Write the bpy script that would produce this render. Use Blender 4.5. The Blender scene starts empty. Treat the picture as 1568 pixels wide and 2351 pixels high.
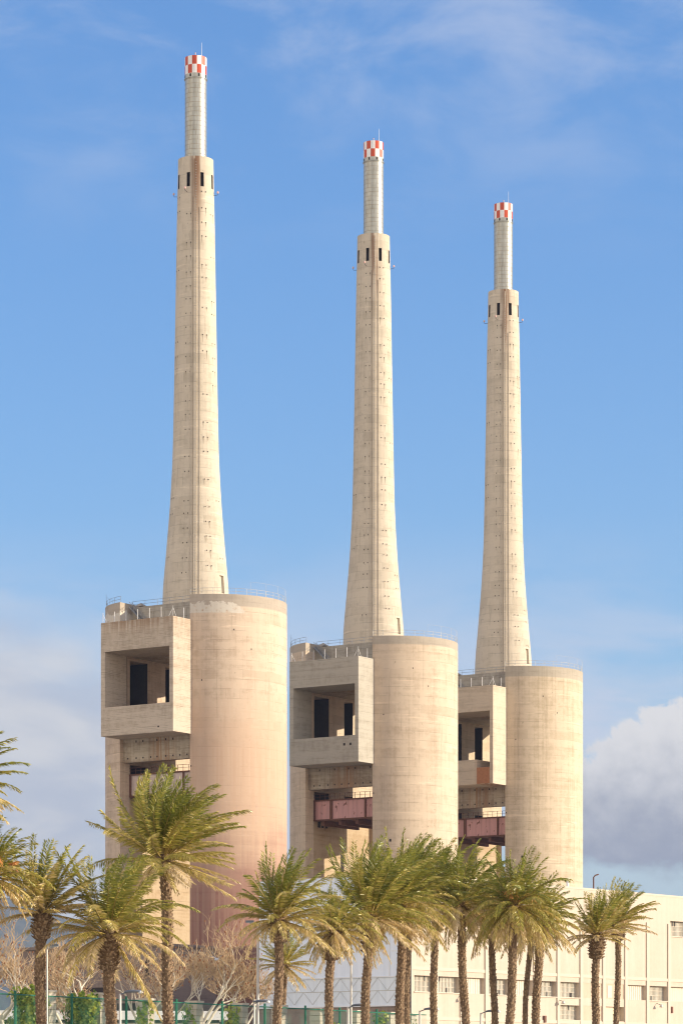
import bpy, math, random
import numpy as np
from mathutils import Vector, Matrix

random.seed(11)
scene = bpy.context.scene
COL = scene.collection
R = math.radians

# ------------------------------------------------------------------ camera
FPX, W, H, HOR, CX = 7200.0, 1568.0, 2354.0, 2500.0, 784.0     # focal length, picture size and horizon in pixels of the photograph
EYE = 1.7
GROUND = 3.4                                                    # level of the promenade and the power station; the eye is lower, on the beach
cam_data = bpy.data.cameras.new('camera')
cam = bpy.data.objects.new('camera', cam_data)
COL.objects.link(cam)
cam.location = (0, 0, EYE)
cam.rotation_euler = (R(90), 0, 0)
cam_data.sensor_fit = 'HORIZONTAL'
cam_data.sensor_width = 36
cam_data.lens = 36 * FPX / W
cam_data.shift_y = (HOR - 2351 / 2) / W
cam_data.clip_start = 1
cam_data.clip_end = 40000
scene.camera = cam

# ------------------------------------------------------------------ light
SUN_EL = R(13.5)
SUN_H = Vector((0.992, -0.125, 0)).normalized()                 # horizontal direction towards the sun
SUN_ROT = math.atan2(SUN_H.x, SUN_H.y)
SKY_STRENGTH, SUN_STRENGTH, EXPOSURE = 0.14, 4.1, 0.78
sun_data = bpy.data.lights.new('sun', 'SUN')
sun_data.energy = SUN_STRENGTH
sun_data.angle = R(0.6)
sun_data.color = (1.0, 0.87, 0.68)
sun = bpy.data.objects.new('sun', sun_data)
COL.objects.link(sun)
to_sun = Vector((SUN_H.x * math.cos(SUN_EL), SUN_H.y * math.cos(SUN_EL), math.sin(SUN_EL)))
sun.rotation_euler = to_sun.to_track_quat('Z', 'Y').to_euler()
sun.location = (300, 0, 300)
scene.view_settings.view_transform = 'Standard'
scene.view_settings.look = 'None'
scene.view_settings.exposure = EXPOSURE
scene.view_settings.gamma = 1
scene.cycles.use_denoising = True
scene.cycles.denoising_prefilter = 'ACCURATE'
scene.cycles.filter_width = 1.15
scene.cycles.max_bounces = 8
scene.cycles.transparent_max_bounces = 24
scene.cycles.volume_bounces = 1


# ------------------------------------------------------------------ node helper
class Nodes:
    def __init__(self, tree):
        self.t = tree
        self.n = tree.nodes
        self.n.clear()

    def new(self, kind):
        return self.n.new(kind)

    def link(self, a, b):
        self.t.links.new(a, b)

    def put(self, sock, v):
        if v is None:
            return
        if isinstance(v, bpy.types.NodeSocket):
            self.link(v, sock)
        elif isinstance(v, (tuple, list)) and sock.type == 'RGBA' and len(v) == 3:
            sock.default_value = (*v, 1)
        else:
            sock.default_value = v

    def math(self, op, a, b=None, c=None, clamp=False):
        m = self.new('ShaderNodeMath')
        m.operation = op
        m.use_clamp = clamp
        self.put(m.inputs[0], a)
        self.put(m.inputs[1], b)
        self.put(m.inputs[2], c)
        return m.outputs[0]

    def mul(self, *a):
        o = a[0]
        for b in a[1:]:
            o = self.math('MULTIPLY', o, b)
        return o

    def add(self, *a):
        o = a[0]
        for b in a[1:]:
            o = self.math('ADD', o, b)
        return o

    def step(self, v, lo, hi):                                   # smooth step from lo to hi, either way round
        m = self.new('ShaderNodeMapRange')
        m.interpolation_type = 'SMOOTHSTEP'
        flip = hi < lo
        self.put(m.inputs['Value'], v)
        m.inputs['From Min'].default_value = min(lo, hi)
        m.inputs['From Max'].default_value = max(lo, hi)
        m.inputs['To Min'].default_value = 1 if flip else 0
        m.inputs['To Max'].default_value = 0 if flip else 1
        return m.outputs['Result']

    def mix(self, f, a, b):
        m = self.new('ShaderNodeMix')
        m.data_type = 'RGBA'
        self.put(m.inputs[0], f)
        self.put(m.inputs[6], a)
        self.put(m.inputs[7], b)
        return m.outputs[2]

    def scaled(self, v, s):
        m = self.new('ShaderNodeVectorMath')
        m.operation = 'MULTIPLY'
        self.put(m.inputs[0], v)
        m.inputs[1].default_value = s
        return m.outputs[0]

    def noise(self, v, scale=1.0, detail=4.0, rough=0.55, dist=0.0):
        m = self.new('ShaderNodeTexNoise')
        self.put(m.inputs['Vector'], v)
        m.inputs['Scale'].default_value = scale
        m.inputs['Detail'].default_value = detail
        m.inputs['Roughness'].default_value = rough
        m.inputs['Distortion'].default_value = dist
        return m.outputs['Fac']

    def xyz(self, v):
        m = self.new('ShaderNodeSeparateXYZ')
        self.put(m.inputs[0], v)
        return m.outputs

    def comb(self, x, y, z):
        m = self.new('ShaderNodeCombineXYZ')
        self.put(m.inputs[0], x)
        self.put(m.inputs[1], y)
        self.put(m.inputs[2], z)
        return m.outputs[0]

    def coord(self, which='Object'):
        return self.new('ShaderNodeTexCoord').outputs[which]

    def bump(self, h, strength=0.3, dist=0.05):
        m = self.new('ShaderNodeBump')
        m.inputs['Strength'].default_value = strength
        m.inputs['Distance'].default_value = dist
        self.put(m.inputs['Height'], h)
        return m.outputs[0]


# ------------------------------------------------------------------ sky and clouds
world = bpy.data.worlds.new('World')
scene.world = world
world.use_nodes = True
N = Nodes(world.node_tree)
sky = N.new('ShaderNodeTexSky')
sky.sky_type = 'NISHITA'
sky.sun_disc = False
sky.sun_elevation = SUN_EL
sky.sun_rotation = SUN_ROT
sky.altitude = 10
sky.air_density = 1.25
sky.dust_density = 0.15
sky.ozone_density = 4.5
d_vec = N.coord('Generated')
d = N.xyz(d_vec)
az = N.math('DEGREE', 0.0) if False else N.math('MULTIPLY', N.math('ARCTAN2', d[0], d[1]), 57.2958)     # degrees right of north
el = N.math('MULTIPLY', N.math('ARCSINE', d[2]), 57.2958)                                              # degrees above the horizon
p = N.comb(az, N.math('MULTIPLY', el, 1.0), 0.0)
# high thin streaks
wisp_n = N.noise(N.scaled(p, (0.30, 0.62, 1)), 1.0, 6, 0.6, 0.35)
wisp_big = N.noise(N.scaled(p, (0.26, 0.34, 1)), 1.0, 2, 0.5)
wisp = N.mul(N.step(el, 14.2, 19.0), N.step(N.add(wisp_n, N.mul(wisp_big, 0.5), N.mul(N.step(az, -4, 5), 0.10)), 0.68, 1.05), 0.40)
# soft grey bank low on the left
bank_n = N.noise(N.scaled(p, (0.30, 0.60, 1)), 1.3, 4, 0.5, 0.3)
bank_edge = N.add(el, N.mul(bank_n, -3.0), N.mul(az, 0.20))
bank = N.mul(N.step(bank_edge, 6.9, 4.4), N.step(N.add(az, N.mul(bank_n, 3.0)), 0.8, -3.2), 0.92)
# pale veil behind the towers
veil_n = N.noise(N.scaled(p, (0.22, 0.75, 3)), 1.1, 5, 0.55, 0.5)
veil = N.mul(N.step(el, 10.6, 6.4), N.step(veil_n, 0.26, 0.60), 0.82)
# cumulus low on the right
cum_n = N.noise(N.scaled(p, (1, 1.15, 1)), 0.95, 10, 0.57, 0.25)
cum_f = N.noise(N.scaled(p, (1, 1.0, 5)), 2.7, 5, 0.55, 0.1)
cum_top = N.add(el, N.mul(cum_n, -2.8), N.mul(cum_f, -0.6), N.mul(N.math('ABSOLUTE', N.add(az, -6.2)), 0.42))
cum_bot = N.add(el, N.mul(cum_n, -1.1), N.mul(az, 0.12))
cum = N.mul(N.step(cum_top, 5.65, 5.30), N.step(cum_bot, 3.95, 4.3), N.step(az, 2.6, 4.3))
cum_tone = N.step(N.add(el, N.mul(cum_n, -1.6), N.mul(cum_f, -1.3)), 2.5, 5.3)
cum_col = N.mix(cum_tone, (0.275, 0.295, 0.345), (0.70, 0.685, 0.665))
bank_tone = N.noise(N.scaled(p, (0.35, 1.0, 7)), 1.0, 4, 0.5, 0.3)
bank_col = N.mix(N.step(bank_tone, 0.35, 0.65), (0.44, 0.465, 0.53), (0.63, 0.615, 0.60))
cloud_col = N.mix(bank, (0.55, 0.585, 0.68), bank_col)
low_air = N.mul(N.step(el, 5.2, 3.6), N.step(az, 1.0, 4.0), 0.62)
cloud_col = N.mix(N.step(low_air, 0.05, 0.4), cloud_col, (0.47, 0.60, 0.64))
cloud_col = N.mix(cum, cloud_col, cum_col)
# unseen bright clouds behind the camera, added as warm fill for the shaded sides
fill_n = N.noise(N.scaled(d_vec, (1.6, 1.6, 3.2)), 1.5, 6, 0.55, 0.3)
fill_cloud = N.mul(N.step(N.math('ABSOLUTE', az), 55, 85), N.step(fill_n, 0.38, 0.58), N.step(el, 65, 30))
cloud_col = N.mix(fill_cloud, cloud_col, (1.55, 1.32, 1.06))
cloud = N.math('MAXIMUM', N.math('MAXIMUM', N.math('MAXIMUM', wisp, fill_cloud), veil), N.math('MAXIMUM', low_air, N.math('MAXIMUM', bank, cum)))
hue = N.new('ShaderNodeHueSaturation')
hue.inputs['Saturation'].default_value = 1.12
hue.inputs['Value'].default_value = 1.0
N.link(sky.outputs[0], hue.inputs['Color'])
b1 = N.new('ShaderNodeBackground')
tint = N.new('ShaderNodeVectorMath')
tint.operation = 'MULTIPLY'
N.link(hue.outputs[0], tint.inputs[0])
tint.inputs[1].default_value = (0.92, 0.86, 1.0)
N.link(tint.outputs[0], b1.inputs[0])
b1.inputs[1].default_value = SKY_STRENGTH
b2 = N.new('ShaderNodeBackground')
N.link(cloud_col, b2.inputs[0])
b2.inputs[1].default_value = 0.72
ms = N.new('ShaderNodeMixShader')
N.link(cloud, ms.inputs[0])
N.link(b1.outputs[0], ms.inputs[1])
N.link(b2.outputs[0], ms.inputs[2])
wo = N.new('ShaderNodeOutputWorld')
N.link(ms.outputs[0], wo.inputs[0])


# ------------------------------------------------------------------ materials
def new_mat(name):
    m = bpy.data.materials.new(name)
    m.use_nodes = True
    n = Nodes(m.node_tree)
    out = n.new('ShaderNodeOutputMaterial')
    b = n.new('ShaderNodeBsdfPrincipled')
    n.link(b.outputs[0], out.inputs[0])
    return m, n, b, out


def plain(name, col, rough=0.6, metal=0.0, vary=0.12, scale=2.0, spec=0.3):
    m, n, b, _ = new_mat(name)
    f = n.noise(n.coord(), scale, 5, 0.6)
    c = n.mix(f, tuple(x * (1 - vary) for x in col), tuple(min(1, x * (1 + vary)) for x in col))
    n.put(b.inputs['Base Color'], c)
    b.inputs['Roughness'].default_value = rough
    b.inputs['Metallic'].default_value = metal
    b.inputs['Specular IOR Level'].default_value = spec
    return m


def concrete(name, light, dark, pink=None, peach=None, rim=None, rust=None, boards=0.0, streak=0.5, band=0.6, torn=None, cast=0.0, axis=0.0, radius=5.0):
    """Weathered cast concrete. pink = (colour, level where it starts, level where it is full); rim = level above which it is grey;
    torn = level of a strip of pale flaking paint; rust = (colour, centre x, half width, level from)."""
    m, n, b, _ = new_mat(name)
    co = n.coord()
    x, y, z = n.xyz(co)[:3]
    rnd = n.new('ShaderNodeObjectInfo').outputs['Random']         # every piece has its own weathering
    sh = n.new('ShaderNodeVectorMath')
    sh.operation = 'ADD'
    n.link(co, sh.inputs[0])
    n.link(n.comb(n.mul(rnd, 173), n.mul(rnd, 91), n.mul(rnd, 57)), sh.inputs[1])
    co = sh.outputs[0]
    bands = n.noise(n.scaled(co, (0.03, 0.03, 0.62)), 1.0, 7, 0.66, 0.35)
    clouds = n.noise(co, 0.09, 5, 0.55)
    drip = n.noise(n.scaled(co, (1.7, 1.7, 0.02)), 1.0, 7, 0.66)
    drip_big = n.noise(n.scaled(co, (0.26, 0.26, 0.012)), 1.0, 3, 0.5)
    fine = n.noise(co, 1.8, 6, 0.65)
    mott = n.noise(co, 0.55, 8, 0.72, 0.2)
    f = n.add(n.mul(n.step(bands, 0.36, 0.64), band * 0.62), n.mul(n.step(drip, 0.38, 0.72), streak * 0.42),
              n.mul(n.step(drip_big, 0.35, 0.7), streak * 0.28), n.mul(clouds, 0.30), n.mul(fine, 0.20), n.mul(n.step(mott, 0.36, 0.64), 0.30))
    f = n.step(f, 0.52, 1.22)
    c = n.mix(f, light, dark)
    # lines left by the lifts of the formwork
    lift = n.math('FRACT', n.mul(z, 0.55))
    line = n.mul(n.step(lift, 0.10, 0.0), n.step(n.noise(n.scaled(co, (0.3, 0.3, 0.9)), 1.0, 3), 0.40, 0.60), 0.42)
    c = n.mix(line, c, tuple(v * 0.45 for v in dark))
    if cast:
        # panels of the climbing formwork: each lift and each shutter set slightly differently
        ang = n.math('ARCTAN2', y, n.add(n.math('ABSOLUTE', x), -axis) if axis else x)
        row = n.math('FLOOR', n.mul(z, 0.55))
        u = n.add(n.mul(ang, radius / 2.6), n.mul(row, 0.37))
        wn = n.new('ShaderNodeTexWhiteNoise')
        n.link(n.comb(n.math('FLOOR', u), row, 3.0), wn.inputs['Vector'])
        wr = n.new('ShaderNodeTexWhiteNoise')
        n.link(n.comb(row, row, 9.0), wr.inputs['Vector'])
        tone = n.add(n.mul(wn.outputs['Value'], 0.55), n.mul(wr.outputs['Value'], 0.75))
        c = n.mix(n.mul(n.step(tone, 0.75, 1.3), cast), c, dark)
        c = n.mix(n.mul(n.step(tone, 0.45, 0.0), cast * 0.7), c, tuple(min(1, v * 1.12) for v in light))
        joint = n.mul(n.step(n.math('FRACT', u), 0.035, 0.0), n.step(n.noise(n.scaled(co, (0.4, 0.4, 0.25)), 1.0, 3), 0.48, 0.62), 0.30)
        c = n.mix(joint, c, tuple(v * 0.5 for v in dark))
        # white lime runs and dark pock marks
        lime = n.noise(n.scaled(co, (0.10, 0.10, 1.6)), 1.0, 7, 0.7, 0.3)
        c = n.mix(n.mul(n.step(lime, 0.59, 0.66), 0.45), c, tuple(min(1, v * 1.32) for v in light))
        pock = n.noise(n.scaled(co, (1, 1, 0.7)), 1.7, 5, 0.6)
        stain = n.noise(n.scaled(co, (1.1, 1.1, 0.06)), 1.0, 7, 0.7)
        c = n.mix(n.mul(n.step(stain, 0.57, 0.68), 0.30), c, tuple(v * 0.62 for v in dark))
        c = n.mix(n.mul(n.step(pock, 0.66, 0.72), 0.5), c, tuple(v * 0.45 for v in dark))
    if boards:
        bd = n.math('FRACT', n.mul(z, 3.2))
        jag = n.noise(n.scaled(co, (0.5, 0.5, 3.2)), 1.0, 4, 0.6)
        c = n.mix(n.mul(n.step(bd, 0.28, 0.0), n.step(jag, 0.45, 0.62), boards), c, tuple(v * 0.42 for v in dark))
        pale = n.noise(n.scaled(co, (0.35, 0.35, 1.3)), 1.0, 6, 0.65, 0.4)
        c = n.mix(n.mul(n.step(pale, 0.60, 0.72), 0.35 * boards), c, tuple(min(1, v * 1.3) for v in light))
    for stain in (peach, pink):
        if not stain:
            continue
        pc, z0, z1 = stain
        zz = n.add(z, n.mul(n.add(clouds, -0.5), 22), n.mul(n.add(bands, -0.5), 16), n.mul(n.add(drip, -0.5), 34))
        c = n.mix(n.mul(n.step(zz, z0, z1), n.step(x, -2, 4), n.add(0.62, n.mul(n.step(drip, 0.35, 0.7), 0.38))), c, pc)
    if rim:
        edge = n.step(z, rim - 0.15, rim + 0.15)
        c = n.mix(n.mul(edge, 0.55), c, (0.30, 0.285, 0.25))
    if torn:
        tn = n.noise(n.scaled(co, (0.42, 0.42, 0.5)), 1.0, 8, 0.68)
        up = n.add(n.mul(n.add(tn, -0.5), 6.5), n.mul(n.step(n.add(n.mul(x, 0.83), n.mul(y, 0.56)), 8.0, 11.5), -2.6), 0.25)
        lo_, hi_ = n.step(z, torn - 0.08, torn + 0.08), n.step(n.add(z, n.mul(up, -1)), torn + 1.4, torn + 1.3)
        wear = n.noise(co, 1.6, 6, 0.7)
        c = n.mix(n.mul(lo_, hi_, n.step(wear, 0.36, 0.46)), c, n.mix(drip, (0.69, 0.63, 0.54), (0.56, 0.50, 0.41)))
    if rust:
        rc, x0, hw, zr, za = rust
        gx = n.step(n.math('ABSOLUTE', n.add(x, -x0)), hw, hw * 0.15)
        rn = n.noise(n.scaled(co, (1.7, 1.7, 0.05)), 1.0, 4, 0.55)
        c = n.mix(n.mul(gx, n.step(rn, 0.38, 0.54), n.step(z, zr, za), 0.85), c, rc)
    n.put(b.inputs['Base Color'], c)
    b.inputs['Roughness'].default_value = 0.88
    b.inputs['Specular IOR Level'].default_value = 0.22
    n.put(b.inputs['Normal'], n.bump(n.add(n.mul(fine, 0.6), bands, n.mul(line, -1.5)), 0.35, 0.06))
    return m


CEN_ = 5.05
TAN, TAN_D = (0.625, 0.495, 0.37), (0.465, 0.35, 0.25)
M = {}
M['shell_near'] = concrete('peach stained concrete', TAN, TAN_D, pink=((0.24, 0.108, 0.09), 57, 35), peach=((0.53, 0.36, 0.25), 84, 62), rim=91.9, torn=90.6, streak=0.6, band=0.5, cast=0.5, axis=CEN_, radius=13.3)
M['shell_mid'] = concrete('tan concrete', (0.62, 0.50, 0.37), (0.465, 0.36, 0.255), pink=((0.47, 0.34, 0.27), 52, 26), rim=92.4, streak=0.6, band=0.45, cast=0.5, axis=CEN_, radius=13.3)
M['shell_far'] = concrete('sand concrete', (0.625, 0.51, 0.37), (0.465, 0.37, 0.25), rim=91.8, streak=0.75, band=0.45, cast=0.4, axis=CEN_, radius=13.3)
M['slab'] = concrete('grey roof concrete', (0.44, 0.40, 0.33), (0.30, 0.265, 0.215), boards=0.3)
M['bay_near'] = concrete('board marked concrete', (0.55, 0.46, 0.36), (0.38, 0.305, 0.225), boards=0.75, streak=0.4, rust=((0.30, 0.19, 0.11), 0.5, 14, 86.0, 89.4))
M['bay_mid'] = concrete('grey painted concrete', (0.45, 0.41, 0.34), (0.33, 0.295, 0.235), boards=0.30, streak=0.35)
M['bay_far'] = concrete('cream painted concrete', (0.60, 0.50, 0.38), (0.46, 0.375, 0.275), boards=0.30, streak=0.35, rust=((0.32, 0.15, 0.08), 6.2, 2.6, 75.0, 72.0))
M['girder'] = concrete('rust streaked concrete', (0.50, 0.43, 0.33), (0.30, 0.235, 0.17), boards=0.6, streak=0.9, rust=((0.36, 0.21, 0.12), 1.0, 4, 60, 64))
M['shaft'] = concrete('chimney concrete', (0.60, 0.52, 0.405), (0.42, 0.36, 0.27), boards=0.10, streak=0.6, band=0.30, cast=0.45, radius=4.6, rust=((0.20, 0.095, 0.045), 0.30, 1.6, 158.0, 178.0))
M['inside'] = concrete('ochre concrete', (0.52, 0.40, 0.26), (0.40, 0.28, 0.165), streak=0.5)
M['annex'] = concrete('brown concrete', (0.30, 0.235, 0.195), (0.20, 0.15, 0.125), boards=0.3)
M['hole'] = plain('dark opening', (0.042, 0.033, 0.03), 0.9, vary=0.3)
M['dark_metal'] = plain('dark steel', (0.07, 0.065, 0.065), 0.6, 0.3)
M['pale_metal'] = plain('galvanised steel', (0.50, 0.50, 0.48), 0.5, 0.4)
M['rail'] = plain('grey rail paint', (0.28, 0.30, 0.33), 0.6)
M['white_paint'] = plain('white paint', (0.80, 0.79, 0.77), 0.45)
M['red_paint'] = plain('red paint', (0.52, 0.075, 0.03), 0.45, vary=0.18)
M['lamp_glass'] = plain('beacon glass', (0.72, 0.45, 0.40), 0.3)
M['rust_panel'] = plain('rust stained concrete', (0.40, 0.18, 0.085), 0.9, vary=0.3)
M['brown_steel'] = plain('rusty steel', (0.16, 0.075, 0.05), 0.8, vary=0.4)


def flue_material():
    m, n, b, _ = new_mat('weathered sheet steel')
    co = n.coord()
    drip = n.noise(n.scaled(co, (2.2, 2.2, 0.25)), 1.0, 6, 0.6)
    blotch = n.noise(co, 0.8, 5, 0.6)
    c = n.mix(n.step(n.add(n.mul(drip, 0.6), n.mul(blotch, 0.5)), 0.40, 0.75), (0.43, 0.43, 0.385), (0.31, 0.30, 0.25))
    n.put(b.inputs['Base Color'], c)
    b.inputs['Metallic'].default_value = 0.55
    b.inputs['Roughness'].default_value = 0.38
    n.put(b.inputs['Normal'], n.bump(blotch, 0.12, 0.05))
    return m


M['flue'] = flue_material()
M['run'] = plain('brown run', (0.33, 0.27, 0.18), 0.9, vary=0.2)
M['seam'] = plain('rusty seam', (0.30, 0.245, 0.185), 0.8, vary=0.4, scale=4)


def flaking(name, col, under, amount):
    m, n, b, _ = new_mat(name)
    co = n.coord()
    f = n.noise(n.scaled(co, (1, 1, 0.6)), 0.9, 7, 0.68, 0.4)
    drip = n.noise(n.scaled(co, (1.8, 1.8, 0.12)), 1.0, 5, 0.6)
    c = n.mix(n.step(drip, 0.3, 0.8), col, tuple(v * 0.72 for v in col))
    c = n.mix(n.step(f, amount, amount + 0.06), c, under)
    n.put(b.inputs['Base Color'], c)
    b.inputs['Roughness'].default_value = 0.7
    return m


M['beam_pink'] = flaking('pink flaking paint', (0.66, 0.36, 0.345), (0.20, 0.085, 0.06), 0.57)
M['beam_pale'] = flaking('pale pink flaking paint', (0.62, 0.50, 0.46), (0.34, 0.12, 0.11), 0.62)


def hall_wall_material():
    m, n, b, _ = new_mat('cream render')
    co = n.coord()
    a = n.noise(n.scaled(co, (0.05, 0.05, 0.12)), 1.0, 5, 0.6)
    drip = n.noise(n.scaled(co, (0.9, 0.9, 0.03)), 1.0, 6, 0.62)
    fine = n.noise(co, 1.3, 6, 0.6)
    c = n.mix(n.step(n.add(n.mul(a, 0.5), n.mul(drip, 0.5), n.mul(fine, 0.25)), 0.45, 0.85), (0.59, 0.50, 0.405), (0.52, 0.43, 0.335))
    n.put(b.inputs['Base Color'], c)
    b.inputs['Roughness'].default_value = 0.85
    n.put(b.inputs['Normal'], n.bump(fine, 0.2, 0.03))
    return m


M['hall'] = hall_wall_material()
M['pilaster'] = plain('pale render', (0.61, 0.52, 0.42), 0.85, vary=0.08, scale=0.6)
M['shutter'] = plain('white shutter', (0.66, 0.58, 0.47), 0.6, vary=0.1, scale=0.7)
M['peach'] = plain('peach brick infill', (0.58, 0.44, 0.33), 0.9, vary=0.14, scale=0.9)
M['cream_door'] = plain('cream door', (0.66, 0.56, 0.35), 0.7, vary=0.08)
M['glass'] = plain('dusty glass', (0.55, 0.57, 0.50), 0.25, vary=0.3, scale=0.6, spec=0.6)
M['mullion'] = plain('pale window bar', (0.60, 0.52, 0.42), 0.7)


def cladding(name, light, dark, pitch):
    m, n, b, _ = new_mat(name)
    co = n.coord()
    x, y, z = n.xyz(co)[:3]
    rib = n.math('FRACT', n.mul(y, 1.0 / pitch))
    drip = n.noise(n.scaled(co, (0.7, 0.7, 0.05)), 1.0, 5, 0.6)
    c = n.mix(n.step(drip, 0.3, 0.75), light, dark)
    joint = n.math('FRACT', n.mul(y, 1.0 / 4.1))
    c = n.mix(n.mul(n.step(joint, 0.03, 0.0), 0.35), c, tuple(v * 0.55 for v in dark))
    n.put(b.inputs['Base Color'], c)
    b.inputs['Roughness'].default_value = 0.5
    n.put(b.inputs['Normal'], n.bump(n.math('PINGPONG', rib, 0.5), 0.5, 0.06))
    return m


M['cladding'] = cladding('pale blue sheet cladding', (0.80, 0.86, 0.95), (0.70, 0.77, 0.87), 0.33)
M['translucent'] = cladding('translucent sheet', (0.78, 0.84, 0.90), (0.66, 0.73, 0.80), 0.2)
M['cladding_trim'] = plain('pale trim', (0.76, 0.78, 0.80), 0.5)


def leaf_material(name, stops, trans=0.3, rough=0.5):
    """Colour from the mesh's own tint (age of the leaf)."""
    m, n, b, out = new_mat(name)
    a = n.new('ShaderNodeAttribute')
    a.attribute_name = 'tint'
    r = n.new('ShaderNodeValToRGB')
    e = r.color_ramp.elements
    while len(e) < len(stops):
        e.new(0.5)
    for k, (pos, c) in enumerate(stops):
        e[k].position = pos
        e[k].color = (*c, 1)
    n.link(a.outputs['Fac'], r.inputs[0])
    n.put(b.inputs['Base Color'], r.outputs[0])
    b.inputs['Roughness'].default_value = rough
    b.inputs['Specular IOR Level'].default_value = 0.45
    t = n.new('ShaderNodeBsdfTranslucent')
    n.link(r.outputs[0], t.inputs[0])
    mx = n.new('ShaderNodeMixShader')
    mx.inputs[0].default_value = trans
    n.link(b.outputs[0], mx.inputs[1])
    n.link(t.outputs[0], mx.inputs[2])
    n.link(mx.outputs[0], out.inputs[0])
    return m


M['frond'] = leaf_material('palm leaf', [(0.0, (0.21, 0.235, 0.034)), (0.30, (0.40, 0.36, 0.06)), (0.6, (0.64, 0.51, 0.16)), (1.0, (0.82, 0.64, 0.38))], 0.24, 0.34)
M['ivy'] = leaf_material('ivy leaf', [(0.0, (0.07, 0.15, 0.02)), (0.45, (0.30, 0.38, 0.04)), (1.0, (0.62, 0.62, 0.08))], 0.25, 0.4)
M['rachis'] = plain('palm leaf stalk', (0.40, 0.29, 0.085), 0.55, vary=0.25)
M['flower'] = plain('orange fruit stalk', (0.74, 0.36, 0.12), 0.6, vary=0.2)
M['boot'] = plain('cut leaf base', (0.20, 0.13, 0.075), 0.9, vary=0.45, scale=5)
M['boot_pale'] = plain('pale cut leaf base', (0.39, 0.28, 0.175), 0.9, vary=0.35, scale=5)


def bark_material():
    m, n, b, _ = new_mat('palm bark')
    co = n.coord()
    f = n.noise(n.scaled(co, (3.5, 3.5, 7)), 1.0, 6, 0.65)
    g = n.noise(co, 0.7, 3, 0.5)
    c = n.mix(n.step(n.add(f, n.mul(g, 0.4)), 0.45, 0.95), (0.10, 0.06, 0.036), (0.30, 0.20, 0.115))
    n.put(b.inputs['Base Color'], c)
    b.inputs['Roughness'].default_value = 0.95
    n.put(b.inputs['Normal'], n.bump(f, 0.8, 0.08))
    return m


M['bark'] = bark_material()
M['plane_bark'] = plain('cream plane bark', (0.74, 0.67, 0.53), 0.8, vary=0.25, scale=2.5)
M['twig'] = plain('brown twig', (0.58, 0.42, 0.255), 0.9, vary=0.4, scale=0.6)
M['seed'] = plain('seed ball', (0.30, 0.13, 0.06), 0.9, vary=0.3)
M['green_post'] = plain('green enamel', (0.025, 0.17, 0.095), 0.45, vary=0.15)
M['pillar'] = plain('pale concrete block', (0.60, 0.53, 0.42), 0.9, vary=0.15, scale=3)
M['lamp_post'] = plain('light grey post', (0.60, 0.57, 0.52), 0.5, 0.2)
M['lamp_head'] = plain('blue grey lamp housing', (0.17, 0.19, 0.22), 0.45, 0.2)
M['lamp_lens'] = plain('lamp lens', (0.75, 0.76, 0.76), 0.25)
M['feather'] = plain('white feathers', (0.82, 0.81, 0.79), 0.8, vary=0.05)
M['wing_tip'] = plain('grey feathers', (0.45, 0.46, 0.48), 0.8, vary=0.05)
M['beak'] = plain('yellow beak', (0.6, 0.4, 0.06), 0.6)


def mesh_material():
    m, n, b, out = new_mat('green wire mesh')
    x, y, z = n.xyz(n.coord())[:3]
    g = n.math('MAXIMUM', n.step(n.math('PINGPONG', n.mul(x, 20), 0.5), 0.06, 0.04), n.step(n.math('PINGPONG', n.mul(z, 20), 0.5), 0.06, 0.04))
    b.inputs['Base Color'].default_value = (0.02, 0.15, 0.10, 1)
    b.inputs['Roughness'].default_value = 0.5
    t = n.new('ShaderNodeBsdfTransparent')
    mx = n.new('ShaderNodeMixShader')
    n.put(mx.inputs[0], g)
    n.link(t.outputs[0], mx.inputs[1])
    n.link(b.outputs[0], mx.inputs[2])
    n.link(mx.outputs[0], out.inputs[0])
    return m


M['wire'] = mesh_material()


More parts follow.
